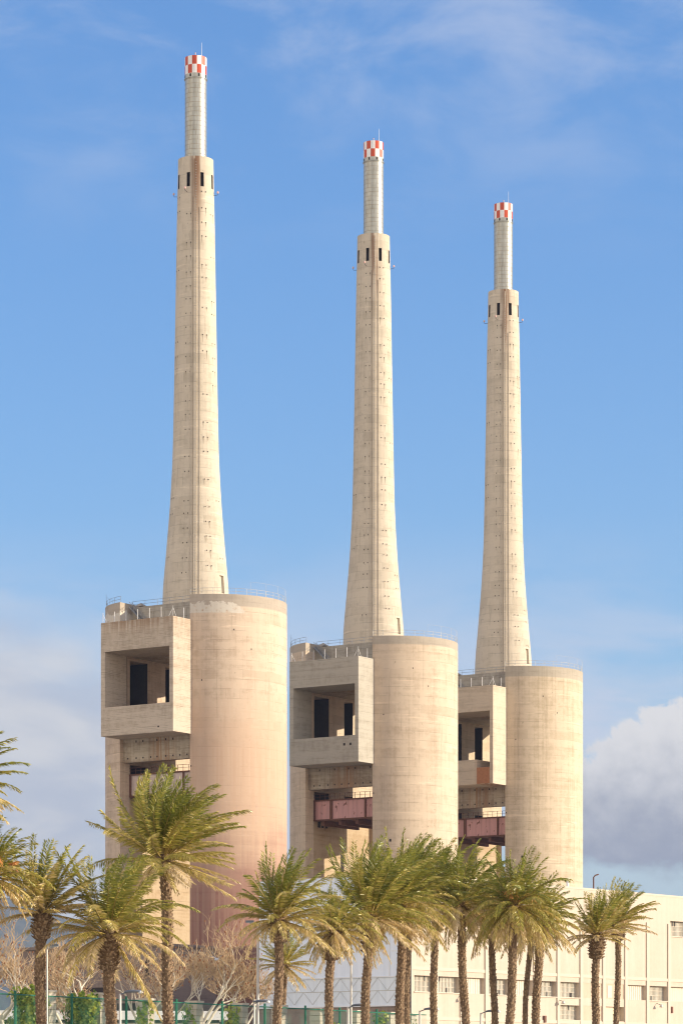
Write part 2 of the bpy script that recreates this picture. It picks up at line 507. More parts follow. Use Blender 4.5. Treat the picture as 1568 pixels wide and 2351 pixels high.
# ------------------------------------------------------------------ mesh helper
class MB:
    def __init__(self):
        self.v, self.f, self.m, self.s, self.tint = [], [], [], [], []

    def face(self, pts, mi=0, smooth=False):
        k = len(self.v)
        self.v += [tuple(q) for q in pts]
        self.f.append(tuple(range(k, k + len(pts))))
        self.m.append(mi)
        self.s.append(smooth)

    def grid(self, rows, mi=0, smooth=True, close=False):
        """rows: list of equally long lists of points, joined into quads."""
        k = len(self.v)
        n = len(rows[0])
        for r_ in rows:
            self.v += [tuple(q) for q in r_]
        for i in range(len(rows) - 1):
            for j in range(n if close else n - 1):
                j2 = (j + 1) % n
                self.f.append((k + i * n + j, k + i * n + j2, k + (i + 1) * n + j2, k + (i + 1) * n + j))
                self.m.append(mi)
                self.s.append(smooth)

    def box(self, x0, x1, y0, y1, z0, z1, mi=0):
        k = len(self.v)
        self.v += [(x0, y0, z0), (x1, y0, z0), (x1, y1, z0), (x0, y1, z0), (x0, y0, z1), (x1, y0, z1), (x1, y1, z1), (x0, y1, z1)]
        for q in ((0, 3, 2, 1), (4, 5, 6, 7), (0, 1, 5, 4), (1, 2, 6, 5), (2, 3, 7, 6), (3, 0, 4, 7)):
            self.f.append(tuple(k + i for i in q))
            self.m.append(mi)
            self.s.append(False)

    def tube(self, pts, rad, sides=8, mi=0, smooth=True, caps=True):
        pts = [Vector(q) for q in pts]
        if not isinstance(rad, (list, tuple)):
            rad = [rad] * len(pts)
        rows = []
        t0 = (pts[1] - pts[0]).normalized()
        ref = Vector((0, 0, 1)) if abs(t0.z) < 0.9 else Vector((1, 0, 0))
        a = t0.cross(ref).normalized()
        for i, q in enumerate(pts):
            t = (pts[min(i + 1, len(pts) - 1)] - pts[max(i - 1, 0)]).normalized()
            a = (a - t * a.dot(t)).normalized()
            b = t.cross(a)
            rows.append([q + (a * math.cos(w) + b * math.sin(w)) * rad[i] for w in (2 * math.pi * j / sides for j in range(sides))])
        self.grid(rows, mi, smooth, True)
        if caps:
            self.face(list(reversed(rows[0])), mi)
            self.face(rows[-1], mi)

    def lathe(self, prof, n=48, mi=0, smooth=True, cx=0, cy=0):
        rows = [[(cx + r_ * math.cos(2 * math.pi * j / n), cy + r_ * math.sin(2 * math.pi * j / n), z) for j in range(n)] for r_, z in prof]
        self.grid(rows, mi, smooth, True)

    def ngon(self, pts, mi=0):
        self.face(pts, mi)

    def build(self, name, mats, parent=None, loc=None, rotz=0.0):
        me = bpy.data.meshes.new(name)
        me.from_pydata(self.v, [], self.f)
        if not isinstance(mats, (list, tuple)):
            mats = [mats]
        for q in mats:
            me.materials.append(M[q] if isinstance(q, str) else q)
        me.polygons.foreach_set('material_index', self.m)
        me.polygons.foreach_set('use_smooth', self.s)
        if self.tint:
            at = me.attributes.new('tint', 'FLOAT', 'POINT')
            at.data.foreach_set('value', self.tint)
        me.update()
        o = bpy.data.objects.new(name, me)
        COL.objects.link(o)
        if parent:
            o.parent = parent
        if loc:
            o.location = loc
        o.rotation_euler[2] = rotz
        return o


def tag(o, label=None, cat=None, group=None, kind=None):
    for k, val in (('label', label), ('category', cat), ('group', group), ('kind', kind)):
        if val:
            o[k] = val
    return o


def empty(name, loc, rotz=0.0):
    o = bpy.data.objects.new(name, None)
    o.empty_display_size = 0.5
    COL.objects.link(o)
    o.location = loc
    o.rotation_euler = (0, 0, rotz)
    return o


def at(px, dist):
    return (px - CX) / FPX * dist


def up(py, dist):
    return (HOR - py) / FPX * dist + EYE


# ------------------------------------------------------------------ ground and hills
def ground_material():
    m, n, b, _ = new_mat('sandy ground')
    co = n.coord()
    f = n.add(n.mul(n.noise(co, 0.05, 6, 0.6), 0.6), n.mul(n.noise(co, 1.5, 6, 0.65), 0.4))
    c = n.mix(n.step(f, 0.35, 0.7), (0.48, 0.40, 0.28), (0.33, 0.27, 0.19))
    n.put(b.inputs['Base Color'], c)
    b.inputs['Roughness'].default_value = 0.95
    n.put(b.inputs['Normal'], n.bump(f, 0.4, 0.05))
    return m


M['ground'] = ground_material()
g = MB()
prof = [(-150, 0), (30, 0), (60, 0.3), (95, 2.0), (125, 3.2), (140, GROUND), (400, GROUND), (2500, GROUND), (14600, GROUND)]
xs = [-14300, -2500, -600, -200, -60, 0, 60, 200, 600, 2500, 14300]
g.grid([[(x, y, z) for x in xs] for y, z in prof], 0, True)
tag(g.build('ground', 'ground'), kind='structure')


def plain_sheet(name, mat, c, dx, length, width, z):
    """A strip of paving running along the street (direction dx)."""
    d_ = Vector(dx).normalized()
    s_ = Vector((d_.y, -d_.x, 0))
    c = Vector(c)
    b_ = MB()
    rows = []
    for k in range(2):
        rows.append([c + d_ * (length * (k - 0.5)) + s_ * (width * (j - 0.5)) for j in range(2)])
    b_.grid([[(q.x, q.y, z) for q in r_] for r_ in rows], 0, False)
    return tag(b_.build(name, mat), kind='structure')


M['paving'] = plain('pale paving', (0.40, 0.36, 0.30), 0.9, vary=0.15, scale=1.0)
M['asphalt'] = plain('asphalt', (0.055, 0.054, 0.055), 0.9, vary=0.25, scale=2.0)
STREET = Vector((0.4445, 0.896, 0))
plain_sheet('promenade', 'paving', (-4, 200, 0), STREET, 190, 22, GROUND + 0.004)
plain_sheet('road', 'asphalt', (-22, 225, 0), STREET, 190, 9, GROUND + 0.008)


def hill_material():
    m, n, b, _ = new_mat('wooded hillside')
    co = n.coord()
    f = n.noise(co, 0.004, 7, 0.65)
    fi = n.noise(co, 0.03, 5, 0.7)
    c = n.mix(n.step(n.add(f, n.mul(fi, 0.3)), 0.45, 0.85), (0.035, 0.05, 0.025), (0.10, 0.10, 0.055))
    z = n.xyz(co)[2]
    cut = n.mul(n.step(n.noise(co, 0.006, 4, 0.6, 0.5), 0.52, 0.60), n.step(z, 300, 200))
    c = n.mix(cut, c, (0.36, 0.29, 0.21))
    n.put(b.inputs['Base Color'], c)
    b.inputs['Roughness'].default_value = 0.95
    return m


M['hill'] = hill_material()
random.seed(5)
hl = MB()
rows = []
from mathutils import noise as mnoise
for j in range(26):
    y = 8600 + j * 220
    row = []
    for i in range(120):
        x = -7200 + i * 104
        t = j / 12.0
        ridge = 650 + 90 * mnoise.noise(Vector((x * 0.0008, 3.1, 0))) + 55 * mnoise.noise(Vector((x * 0.0025, 7.7, 0)))
        side = max(0.0, min(1.0, (x + 6600) / 1400)) * max(0.0, min(1.0, (3400 - x) / 2800))
        prof_ = math.sin(min(1.0, t) * math.pi / 2) if t <= 1 else math.cos(min(1.0, (t - 1) * 0.85) * math.pi / 2)
        spur = 1 + 0.28 * mnoise.noise(Vector((x * 0.00175, y * 0.00055, 1.0))) + 0.12 * mnoise.noise(Vector((x * 0.006, y * 0.004, 4.0)))
        z = ridge * side * max(0, prof_) * min(spur, 1.25)
        row.append((x, y, GROUND - 1.2 + min(z, 860)))
    rows.append(row)
hl.grid(rows, 0, True)
tag(hl.build('hills', 'hill'), kind='structure')

# ------------------------------------------------------------------ the three towers
THETA = R(34)
PXM = 11.97
Y1 = FPX / PXM
SLOT, CEN, RAD = 8.27, 5.05, 13.35                              # half width of the slot, centre and radius of each half shell
Q = math.sqrt(RAD ** 2 - (SLOT - CEN) ** 2)
TOP = 94.1


def arc_points(side, y_from=-1, y_to=1, n=48, r=RAD):
    """Half shell from the front corner of the slot round to the back one."""
    a0 = math.asin(max(-1, min(1, -Q / RAD)))
    full0 = math.pi * 2 - (math.pi - math.atan2(Q, SLOT - CEN)) if False else -math.atan2(Q, SLOT - CEN)
    full1 = math.atan2(Q, SLOT - CEN)
    pts = []
    for k in range(n + 1):
        w = full0 + (full1 - full0) * k / n
        if r * math.sin(w) > y_to:
            if w > 0:
                break
        pts.append((side * (CEN + r * math.cos(w)), r * math.sin(w)))
    return pts


def add_arc_wall(mb, pts, z0, z1, side, mi=0):
    zs = [z0 + (z1 - z0) * k / 6 for k in range(7)]
    rows = [[(x, y, z) for x, y in (pts if side > 0 else list(reversed(pts)))] for z in zs]
    mb.grid(rows, mi, True)


def slab_caps(mb, outline, z0, z1, mi=0):
    mb.ngon([(x, y, z1) for x, y in outline], mi)
    mb.ngon([(x, y, z0) for x, y in reversed(outline)], mi)


def flat_sides(mb, path, z0, z1, mi=0):
    for (xa, ya), (xb, yb) in zip(path[:-1], path[1:]):
        mb.face([(xa, ya, z0), (xb, yb, z0), (xb, yb, z1), (xa, ya, z1)], mi)


def make_right_shell():
    b = MB()
    pts = arc_points(1, y_to=99)
    cut = 56.5
    # upper part: closed by a flat face on the slot
    short = arc_points(1, y_to=7.6)
    for z0, z1, pp in ((cut, 77.5, pts), (77.5, 83.0, short), (83.0, TOP, pts)):
        add_arc_wall(b, pp, z0, z1, 1)
        ring = pp if pp is pts else pp + [(SLOT, pp[-1][1])]
        flat_sides(b, ring[len(pp) - 1:] + [pp[0]], z0, z1)
        slab_caps(b, ring, z0, z1)
    # small dark fixings
    for w, z in ((-60, 52.3), (35, 53.4), (-75, 62), (-40, 87.5), (-25, 84.0), (-66, 78)):
        c_, s_ = math.cos(R(w)), math.sin(R(w))
        x, y = CEN + c_ * (RAD + 0.02), s_ * (RAD + 0.02)
        q = 0.28 if z < 60 else 0.14
        b.face([(x - s_ * sx * q * 0.7, y + c_ * sx * q * 0.7, z + sz * q) for sx, sz in ((-1, -1), (1, -1), (1, 1), (-1, 1))], 2)
    # lower part: an open curved wall, missing at the back
    low = arc_points(1, y_to=8.2)
    inn = arc_points(1, y_to=7.9, r=RAD - 0.7)
    add_arc_wall(b, low, GROUND - 0.3, cut, 1)
    rows = [[(x, y, z) for x, y in reversed(inn)] for z in (GROUND - 0.3, cut)]
    b.grid(rows, 0, True)
    for p0, p1 in ((inn[0], low[0]), (low[-1], inn[-1])):
        b.face([(*p0, GROUND - 0.3), (*p1, GROUND - 0.3), (*p1, cut), (*p0, cut)])
    return b


def make_left_shell():
    b = MB()
    pts = arc_points(-1, y_to=99)                                # front corner -> left -> back corner
    s = SLOT
    steps = [(-s, -Q), (-s, -10.0), (-s - 0.6, -10.0), (-s - 0.6, -8.0), (-s - 1.1, -8.0), (-s - 1.1, pts[-1][1] - 0.001)]
    door1, door2 = (-9.9, -4.4), (1.3, 4.6)
    levels = [(GROUND - 0.3, 58.0, 'stepped'), (58.0, 63.4, 'gap'), (63.4, 73.0, 'plain'), (73.0, 83.3, 'bay'), (83.3, TOP, 'plain')]
    for z0, z1, kind in levels:
        if kind == 'stepped':
            path = steps
        elif kind == 'plain':
            path = [(-s, -Q), (-s, Q)]
        else:
            deep = 5.0
            path = [(-s, -Q), (-s, door1[0]), (-s - deep, door1[0]), (-s - deep, door1[1]), (-s, door1[1])]
            path += [(-s, door2[0]), (-s - deep, door2[0]), (-s - deep, door2[1]), (-s, door2[1])]
            path += [(-s, Q)]
        add_arc_wall(b, pts, z0, z1, -1)
        for k, ((xa, ya), (xb, yb)) in enumerate(zip(path[:-1], path[1:])):
            inner = (kind == 'stepped' and k >= 2) or (kind in ('gap', 'bay') and k not in (0, 4, 8)) * 2  # doorway recess faces are near-black: their shade is put into the colour
            b.face([(xb, yb, z0), (xa, ya, z0), (xa, ya, z1), (xb, yb, z1)][::-1], int(inner))
        outline = pts + list(reversed(path))
        slab_caps(b, list(reversed(outline)), z0, z1)
    # small windows in the ochre wall below the beam
    for y, z, w, h in ((1.6, 47.5, 1.3, 3.6), (1.6, 39.0, 1.3, 3.6), (-6.9, 56.2, 0.9, 1.6), (-5.6, 56.2, 0.9, 1.6), (-4.2, 56.2, 0.9, 1.6)):
        x = -s - 1.1
        b.box(x - 0.3, x + 0.02, y, y + w, z, z + h, 2)
        b.box(x - 0.3, x + 0.12, y - 0.15, y + w + 0.15, z - 0.25, z - 0.003, 1)
    return b


def rail_run(pts, height, gap, mb, post_r=0.035, rails=(1.0, 0.5)):
    """Posts and horizontal rails along a polyline of ground points."""
    dist, last = 0.0, None
    for k, q in enumerate(pts):
        q = Vector(q)
        if last is not None:
            dist += (q - last).length
        if last is None or dist >= gap or k == len(pts) - 1:
            mb.tube([q, q + Vector((0, 0, height))], post_r, 5)
            dist = 0.0
        last = q
    for h_ in rails:
        mb.tube([Vector(q) + Vector((0, 0, height * h_)) for q in pts], post_r * 0.9, 4)


def chimney_profile():
    y_px = [1378, 1363, 1270, 1150, 1040, 900, 700, 500, 440, 368]
    r_px = [76.5, 75.5, 68, 58.5, 53, 50, 46.5, 43.2, 41.7, 40.5]
    z = [(HOR - y) / PXM + EYE for y in y_px]
    r_ = [q / PXM for q in r_px]
    z[0] = 93.2
    return z, r_


CH_Z, CH_R = chimney_profile()


def smooth_interp(xs, ys, x):
    """Monotone piecewise cubic."""
    xs, ys = np.array(xs), np.array(ys)
    h = np.diff(xs)
    dl = np.diff(ys) / h
    m = np.zeros(len(xs))
    m[1:-1] = np.where(dl[:-1] * dl[1:] > 0, 2 * dl[:-1] * dl[1:] / (dl[:-1] + dl[1:] + 1e-12), 0)
    m[0], m[-1] = dl[0], dl[-1]
    k = int(np.clip(np.searchsorted(xs, x) - 1, 0, len(h) - 1))
    t = (x - xs[k]) / h[k]
    return float(ys[k] * (1 + 2 * t) * (1 - t) ** 2 + h[k] * m[k] * t * (1 - t) ** 2 + ys[k + 1] * t * t * (3 - 2 * t) + h[k] * m[k + 1] * t * t * (t - 1))


def make_shaft(rng, top_hoop):
    """The concrete shaft. Its own frame is the world's: -y looks at the camera."""
    b = MB()
    front = -90.0
    win = [front - 21.5 + 45 * k for k in range(8)]
    angs = set(float(a) for a in range(-180, 180, 5))
    cells = []
    for a in win:
        a = (a + 180) % 360 - 180
        for q in list(angs):
            if abs((q - a + 180) % 360 - 180) < 7.4:
                angs.discard(q)
        angs |= {a - 5.7, a + 5.7}
        cells.append((a - 5.7, a + 5.7, 'win'))
    da = front + 57
    for q in list(angs):
        if abs(q - da) < 9 and not any(abs(q - c) < 0.01 for a0, a1, _ in cells for c in (a0, a1)):
            angs.discard(q)
    angs |= {da - 6.5, da + 5.5}
    angs = sorted(angs)
    i_door = angs.index(da - 6.5)
    door = [i_door, angs.index(da + 5.5)]
    zt, zb = 176.7, 174.0
    zs = sorted(set([CH_Z[0] + k * (CH_Z[-1] - CH_Z[0]) / 44 for k in range(45)]) - {None})
    zs = [z for z in zs if abs(z - zt) > 0.6 and abs(z - zb) > 0.6 and abs(z - 96.2) > 0.6 and abs(z - 99.6) > 0.6] + [zt, zb, 96.2, 99.6]
    zs = sorted(zs)
    rr = {z: smooth_interp(CH_Z, CH_R, z) for z in zs}
    P = lambda z, a, dr=0.0: ((rr[z] - dr) * math.cos(R(a)), (rr[z] - dr) * math.sin(R(a)), z)
    k0 = len(b.v)
    n = len(angs)
    for z in zs:
        b.v += [P(z, a) for a in angs]
    wl = {(round(a0, 3)) for a0, a1, _ in cells}
    holes = []
    for i in range(len(zs) - 1):
        for j in range(n):
            j2 = (j + 1) % n
            is_win = zs[i] >= zb - 1e-6 and zs[i + 1] <= zt + 1e-6 and round(angs[j], 3) in wl
            is_door = zs[i] >= 96.2 - 1e-6 and zs[i + 1] <= 99.6 + 1e-6 and door[0] <= j < door[1]
            if is_win or is_door:
                holes.append((zs[i], zs[i + 1], angs[j], angs[j2], 0.9 if is_win else 0.45, is_win))
                continue
            b.f.append((k0 + i * n + j, k0 + i * n + j2, k0 + (i + 1) * n + j2, k0 + (i + 1) * n + j))
            b.m.append(0)
            b.s.append(True)
    w0 = min(h_[0] for h_ in holes if h_[5])
    w1 = max(h_[1] for h_ in holes if h_[5])
    d0 = min(h_[0] for h_ in holes if not h_[5])
    d1 = max(h_[1] for h_ in holes if not h_[5])
    for z0, z1, a0, a1, dep, isw in holes:
        mi = 1 if isw else 0
        b.face([P(z0, a0, dep), P(z0, a1, dep), P(z1, a1, dep), P(z1, a0, dep)], mi)
        if isw or abs(a0 - angs[door[0]]) < 0.01:
            b.face([P(z0, a0), P(z0, a0, dep), P(z1, a0, dep), P(z1, a0)], mi)
        if isw or abs(a1 - angs[door[1]]) < 0.01:
            b.face([P(z0, a1, dep), P(z0, a1), P(z1, a1), P(z1, a1, dep)], mi)
        if abs(z0 - (w0 if isw else d0)) < 1e-6:
            b.face([P(z0, a0), P(z0, a1), P(z0, a1, dep), P(z0, a0, dep)], mi)
        if abs(z1 - (w1 if isw else d1)) < 1e-6:
            b.face([P(z1, a1), P(z1, a0), P(z1, a0, dep), P(z1, a1, dep)], mi)
    zr = zs[-1]
    rt = rr[zr]
    # rim
    b.lathe([(rt, zr), (rt - 0.45, zr + 0.002), (rt - 0.45, zr - 1.5)], 72, 0, False)
    b.lathe([(rt - 0.45, zr - 1.5), (0.1, zr - 1.5)], 72, 0, False)
    # pairs of tie holes with rust runs below them
    for z in np.arange(100, 172, 2.75):
        r_ = smooth_interp(CH_Z, CH_R, z)
        for a, dz, skip in ((-109, 0.0, 0.06), (-62.0, 1.3, 0.15), (-152, 0.6, 0.75), (-30, 0.2, 0.75)):
            if rng.random() < skip:
                continue
            zz = z + dz + rng.uniform(-0.25, 0.25)
            for da_ in (-0.42, 0.42):
                aa = R(a) + da_ / r_
                c_, s_ = math.cos(aa), math.sin(aa)
                ta = (-s_, c_)
                w_, h_ = 0.095, 0.11
                o_ = r_ + 0.02
                quad = [(c_ * o_ + ta[0] * sx * w_, s_ * o_ + ta[1] * sx * w_, zz + sz * h_) for sx, sz in ((-1, -1), (1, -1), (1, 1), (-1, 1))]
                inner = [(x - c_ * 0.12, y - s_ * 0.12, q) for x, y, q in quad]
                b.face(quad, 1)
                if rng.random() < 0.4:
                    o2 = o_ - 0.008
                    L = rng.uniform(0.7, 1.8)
                    b.face([(c_ * o2 + ta[0] * sx * 0.045, s_ * o2 + ta[1] * sx * 0.045, q) for sx, q in ((-0.3, zz - L), (0.3, zz - L), (1, zz - h_), (-1, zz - h_))], 2)
    return b


def make_ribs():
    """Cable ducts and ladder running up the front of the shaft."""
    b = MB()
    for a, w, dep, z1 in ((-90.5, 0.15, 0.26, 179.2), (-86.5, 0.09, 0.18, 179.2), (-96.5, 0.06, 0.10, 172), (-76, 0.05, 0.10, 170), (-103, 0.05, 0.08, 150)):
        rows = []
        for k in range(60):
            z = 93.4 + (z1 - 93.4) * k / 59
            r_ = smooth_interp(CH_Z, CH_R, z)
            # keep a constant distance along the surface
            aa = R(-90) + (R(a) + R(90)) * (4.0 / r_)
            c_, s_ = math.cos(aa), math.sin(aa)
            rows.append([(c_ * (r_ - 0.05) - s_ * -w, s_ * (r_ - 0.05) + c_ * -w, z), (c_ * (r_ + dep) - s_ * -w, s_ * (r_ + dep) + c_ * -w, z),
                         (c_ * (r_ + dep) - s_ * w, s_ * (r_ + dep) + c_ * w, z), (c_ * (r_ - 0.05) - s_ * w, s_ * (r_ - 0.05) + c_ * w, z)])
        b.grid(rows, 0, False)
    # rungs
    for k in range(170):
        z = 94 + k * 0.5
        r_ = smooth_interp(CH_Z, CH_R, z)
        b.box(0.06, 0.36, -r_ - 0.30, -r_ - 0.26, z, z + 0.05, 1)
    return b


def make_flue(z0, z1, r_):
    b = MB()
    b.lathe([(r_, z0), (r_, z1)], 56, 0)
    nring = 19
    for k in range(nring):
        z = z0 + 0.5 + k * (z1 - z0 - 0.7) / (nring - 1)
        b.lathe([(r_ + 0.005, z - 0.035), (r_ + 0.025, z - 0.02), (r_ + 0.025, z + 0.02), (r_ + 0.005, z + 0.035)], 56, 1, True)
    for k in range(18):                                          # upright seams, staggered sheet by sheet
        zz = z0 + 0.5 + k * (z1 - z0 - 0.7) / (nring - 1)
        for q in range(7):
            a = 2 * math.pi * (q + 0.5 * (k % 2)) / 7 + 0.13 * ((k * 7) % 5)
            c_, s_ = math.cos(a), math.sin(a)
            b.face([(c_ * (r_ + 0.012) - s_ * t, s_ * (r_ + 0.012) + c_ * t, z) for t, z in ((-0.016, zz), (0.016, zz), (0.016, zz + 0.75), (-0.016, zz + 0.75))], 1)
    return b


def make_band(z0, z1, r_, phase):
    b = MB()
    zm = (z0 + z1) / 2
    for row, (za, zb_) in enumerate(((z0, zm), (zm, z1))):
        for c in range(14):
            a0 = phase + 2 * math.pi * c / 14
            rows = [[(r_ * math.cos(a0 + 2 * math.pi / 14 * k / 5), r_ * math.sin(a0 + 2 * math.pi / 14 * k / 5), z) for k in range(6)] for z in (za, zb_)]
            b.grid(rows, (c + row) % 2, True)
    b.lathe([(r_, z1), (r_ - 0.15, z1 + 0.001), (r_ - 0.15, z1 - 0.8), (0.05, z1 - 0.8)], 56, 1, False)
    return b


def make_collar(z0, z1, r_):
    b = MB()
    b.lathe([(r_ - 0.1, z0), (r_ + 0.14, z0), (r_ + 0.14, z0 + 0.12), (r_ + 0.05, z0 + 0.2), (r_ + 0.05, z1), (r_ - 0.1, z1)], 56, 0, False)
    for k in range(8):
        a = R(-90 - 22.5 * 1.15 + 45 * k)
        c_, s_ = math.cos(a), math.sin(a)
        for dr, half, mi in ((0.07, 0.17, 1),):
            zz = (z0 + z1) / 2 + 0.05
            o_ = r_ + dr
            b.face([(c_ * o_ - s_ * sx * half, s_ * o_ + c_ * sx * half, zz + sz * 0.26) for sx, sz in ((-1, -1), (1, -1), (1, 1), (-1, 1))], mi)
    return b


def make_tower(px_axis, ratio, label, mats, band_phase, beam_mat, seed, notch):
    rng = random.Random(seed)
    dist = Y1 * ratio
    root = empty('power_station_tower', (at(px_axis, dist), dist, 0), -THETA)
    tag(root, label, 'power station', 'concrete towers of the power station')
    shell, bay = mats
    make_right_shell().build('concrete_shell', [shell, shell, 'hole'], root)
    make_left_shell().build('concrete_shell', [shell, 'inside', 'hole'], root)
    # roof slab over the slot, with the set back wall under it
    b = MB()
    b.box(-SLOT + 0.003, SLOT - 0.003, -9.3, 11.5, 92.4, 93.5, 0)
    b.box(-SLOT + 0.003, SLOT - 0.003, -9.25, -8.3, 84.5, 92.4, 0)
    for k in range(5):
        b.box(-6 + k * 2.6, -5.7 + k * 2.6, -9.33, -9.25, 88.0, 92.4, 0)
    b.build('roof_slab', ['slab'], root)
    # low pyramids on the roof
    for x, y in ((-8.6, -6.0), (9.5, -2.5), (13.5, 0.5)):
        v = MB()
        s_ = 1.0
        base = [(x - s_, y - s_, TOP + 0.02), (x + s_, y - s_, TOP + 0.02), (x + s_, y + s_, TOP + 0.02), (x - s_, y + s_, TOP + 0.02)]
        if abs(x) < SLOT:
            base = [(q[0], q[1], 93.52) for q in base]
        tip = (x, y, base[0][2] + 0.75)
        for k in range(4):
            v.face([base[k], base[(k + 1) % 4], tip], 0)
        v.build('roof_vent', 'shell_far', root)
    # the projecting bay: an open concrete box
    bx0, bx1, by0, bz0, bz1 = -8.4, 8.6, -18.6, 68.0, 89.4
    ox0, ox1, oz0, oz1 = bx0 + 0.95, bx1 - 0.85, 73.4, 83.9
    yb = -12.2
    b = MB()
    b.box(bx0, bx1, by0, -9.4, oz1, bz1 - 0.3, 0)
    if notch:                                                    # the sill is broken away on the right
        b.box(bx0, 4.4, by0, -9.4, bz0, oz0, 0)
        b.box(4.4, ox1, by0, -9.4, bz0, oz0 - 1.75, 0)
        b.box(ox1, bx1, by0, -9.4, bz0, oz0, 0)
    else:
        b.box(bx0, bx1, by0, -9.4, bz0, oz0, 0)
    b.box(bx0, bx1, by0, by0 + 0.4, bz1 - 0.3, bz1, 0)
    b.box(bx1 - 0.4, bx1, by0 + 0.4, -12.0, bz1 - 0.3, bz1, 0)
    b.box(bx0, ox0, by0, -12.0, oz0, oz1, 0)
    b.box(ox1, bx1, by0, -12.0, oz0, oz1, 0)
    if seed == 2:
        for x in (4.9, 6.4):
            b.box(x, x + 0.5, by0 - 0.02, by0 + 0.2, 71.4, 71.9, 1)
    for z, x in ((68.9, 5.0),):
        b.box(x, x + 0.35, by0 - 0.015, by0 + 0.2, z, z + 0.3, 1) if seed == 1 else None
    b.build('projecting_bay', [bay, 'hole'], root)
    if notch:
        n_ = MB()
        n_.box(4.5, ox1 - 0.05, by0 - 0.05, by0 + 0.1, 68.1, 71.6, 0)
        n_.build('rusty_panel', 'rust_panel', root)
    # floor and lintel deeper in the slot
    b = MB()
    b.box(-SLOT + 0.003, SLOT - 0.003, -9.3, 11.0, 70.0, 72.6, 0)
    b.box(-SLOT + 0.003, SLOT - 0.003, -9.3, 11.0, 84.5 - 0.6, 84.5 - 0.003, 0)
    b.build('slot_floor', 'girder', root)
    pp = MB()
    for y, r_ in ((-11.4, 0.14),):
        pp.tube([(-SLOT + 0.25, y, 72.7), (-SLOT + 0.25, y, 83.8)], r_, 8)
    pp.tube([(-SLOT + 0.3, -9.9, 74.2), (-SLOT + 0.3, -4.4, 74.2)], 0.06, 6)
    pp.tube([(-SLOT + 0.3, -9.9, 74.8), (-SLOT + 0.3, -4.4, 74.8)], 0.06, 6)
    pp.build('pipework', 'dark_metal', root)
    # girder under the bay
    b = MB()
    b.box(-SLOT + 0.003, SLOT - 0.003, -11.9, -10.6, 63.6, 68.0 - 0.003, 0)
    b.box(-SLOT + 0.003, SLOT - 0.003, -10.6, 6.0, 66.4, 68.0 - 0.003, 0)
    for k in range(9):
        x = -7.2 + k * 1.75 + rng.uniform(-0.2, 0.2)
        b.box(x, x + 0.28, -11.92, -11.8, 64.2, 64.5, 1)
        if rng.random() < 0.6:
            b.box(x, x + 0.25, -11.92, -11.8, 67.3, 67.7, 1)
    b.build('girder', ['girder', 'hole'], root)
    # steel beam
    beam = MB()
    yb0 = -9.9
    beam.box(-SLOT - 0.4, SLOT - 0.003, yb0, yb0 + 0.5, 57.5, 61.3, 0)
    bo = beam.build('steel_beam', beam_mat, root)
    fl = MB()
    fl.box(-SLOT - 0.4, SLOT - 0.003, yb0 - 0.3, yb0 - 0.003, 57.2, 57.5, 0)
    fl.box(-SLOT - 0.4, SLOT - 0.003, yb0 - 0.3, yb0 - 0.003, 61.3, 61.55, 0)
    for x in (-8.2, -4.2, 4.4):
        fl.box(x, x + 0.6 if x == -4.2 else x + 0.35, yb0 - 0.25, yb0 - 0.003, 57.5, 61.3, 0)
    for k in range(14):
        x = -8 + k * 1.25
        fl.box(x, x + 0.07, yb0 - 0.2, yb0 - 0.13, 61.55, 62.7, 0)
    fl.box(-SLOT - 0.3, SLOT - 0.1, yb0 - 0.2, yb0 - 0.13, 62.7, 62.77, 0)
    fl.box(-SLOT - 0.3, SLOT - 0.1, yb0 - 0.2, yb0 - 0.13, 62.15, 62.2, 0)
    fl.build('beam_frame', 'brown_steel', bo)
    un = MB()
    un.box(-SLOT - 0.4, SLOT - 0.003, yb0 + 0.5, 3.5, 57.3, 57.9, 0)
    for x in (-6.5, -2.2, 2.0, 6.0):
        un.box(x, x + 0.6, yb0 + 0.2, 3.5, 56.2, 57.3, 0)
    un.build('platform', 'brown_steel', root)
    # stair down from the roof to the bay
    st = MB()
    for y in (-9.75, -10.55):
        for h_ in (0.0, 1.0):
            st.tube([(-7.9, y, 93.4 + h_), (-3.9, y, 89.5 + h_)], 0.09 if h_ == 0 else 0.04, 5)
        for k in range(5):
            st.tube([(-7.9 + k, y, 93.4 - k * 0.975), (-7.9 + k, y, 94.4 - k * 0.975)], 0.035, 4)
    for k in range(16):
        st.box(-7.85 + k * 0.25, -7.55 + k * 0.25, -10.55, -9.75, 93.3 - k * 0.244, 93.36 - k * 0.244)
    st.build('stair', 'rail', root)
    # fence posts on the bay
    spots = [(bx0 + 0.3 + k * 2.75, by0 + 0.25) for k in range(7)] + [(bx1 - 0.2, by0 + 0.25), (bx1 - 0.2, -15.0)]
    brace = {0: [(1, 0)], 7: [(-1, 0), (0, 1)]}
    for k, (x, y) in enumerate(spots):
        ps = MB()
        ps.tube([(x, y, bz1 - 0.2), (x, y, bz1 + 1.95)], 0.05, 6)
        for sx, sy in brace.get(k, []):
            ps.tube([(x + sx * 1.0, y + sy * 1.0, bz1), (x, y, bz1 + 1.6)], 0.035, 5)
        ps.build('fence_post', 'white_paint', root)
    # rails round the roof
    for side in (1, -1):
        rl = MB()
        pts = [(side * (CEN + (abs(x) - CEN) * 0.985), y * 0.985, TOP) for x, y in arc_points(side, y_to=99)]
        rail_run(pts, 1.15, 1.9, rl)
        sel = pts[10:26] if side < 0 else pts[16:34]
        sel = [(x * 1.004, y * 1.004, z) for x, y, z in sel]
        rail_run(sel, 2.5, 3.2, rl, 0.016, (1.0,))
        rl.build('roof_railing', 'rail' if side < 0 else 'pale_metal', root)
    rl = MB()
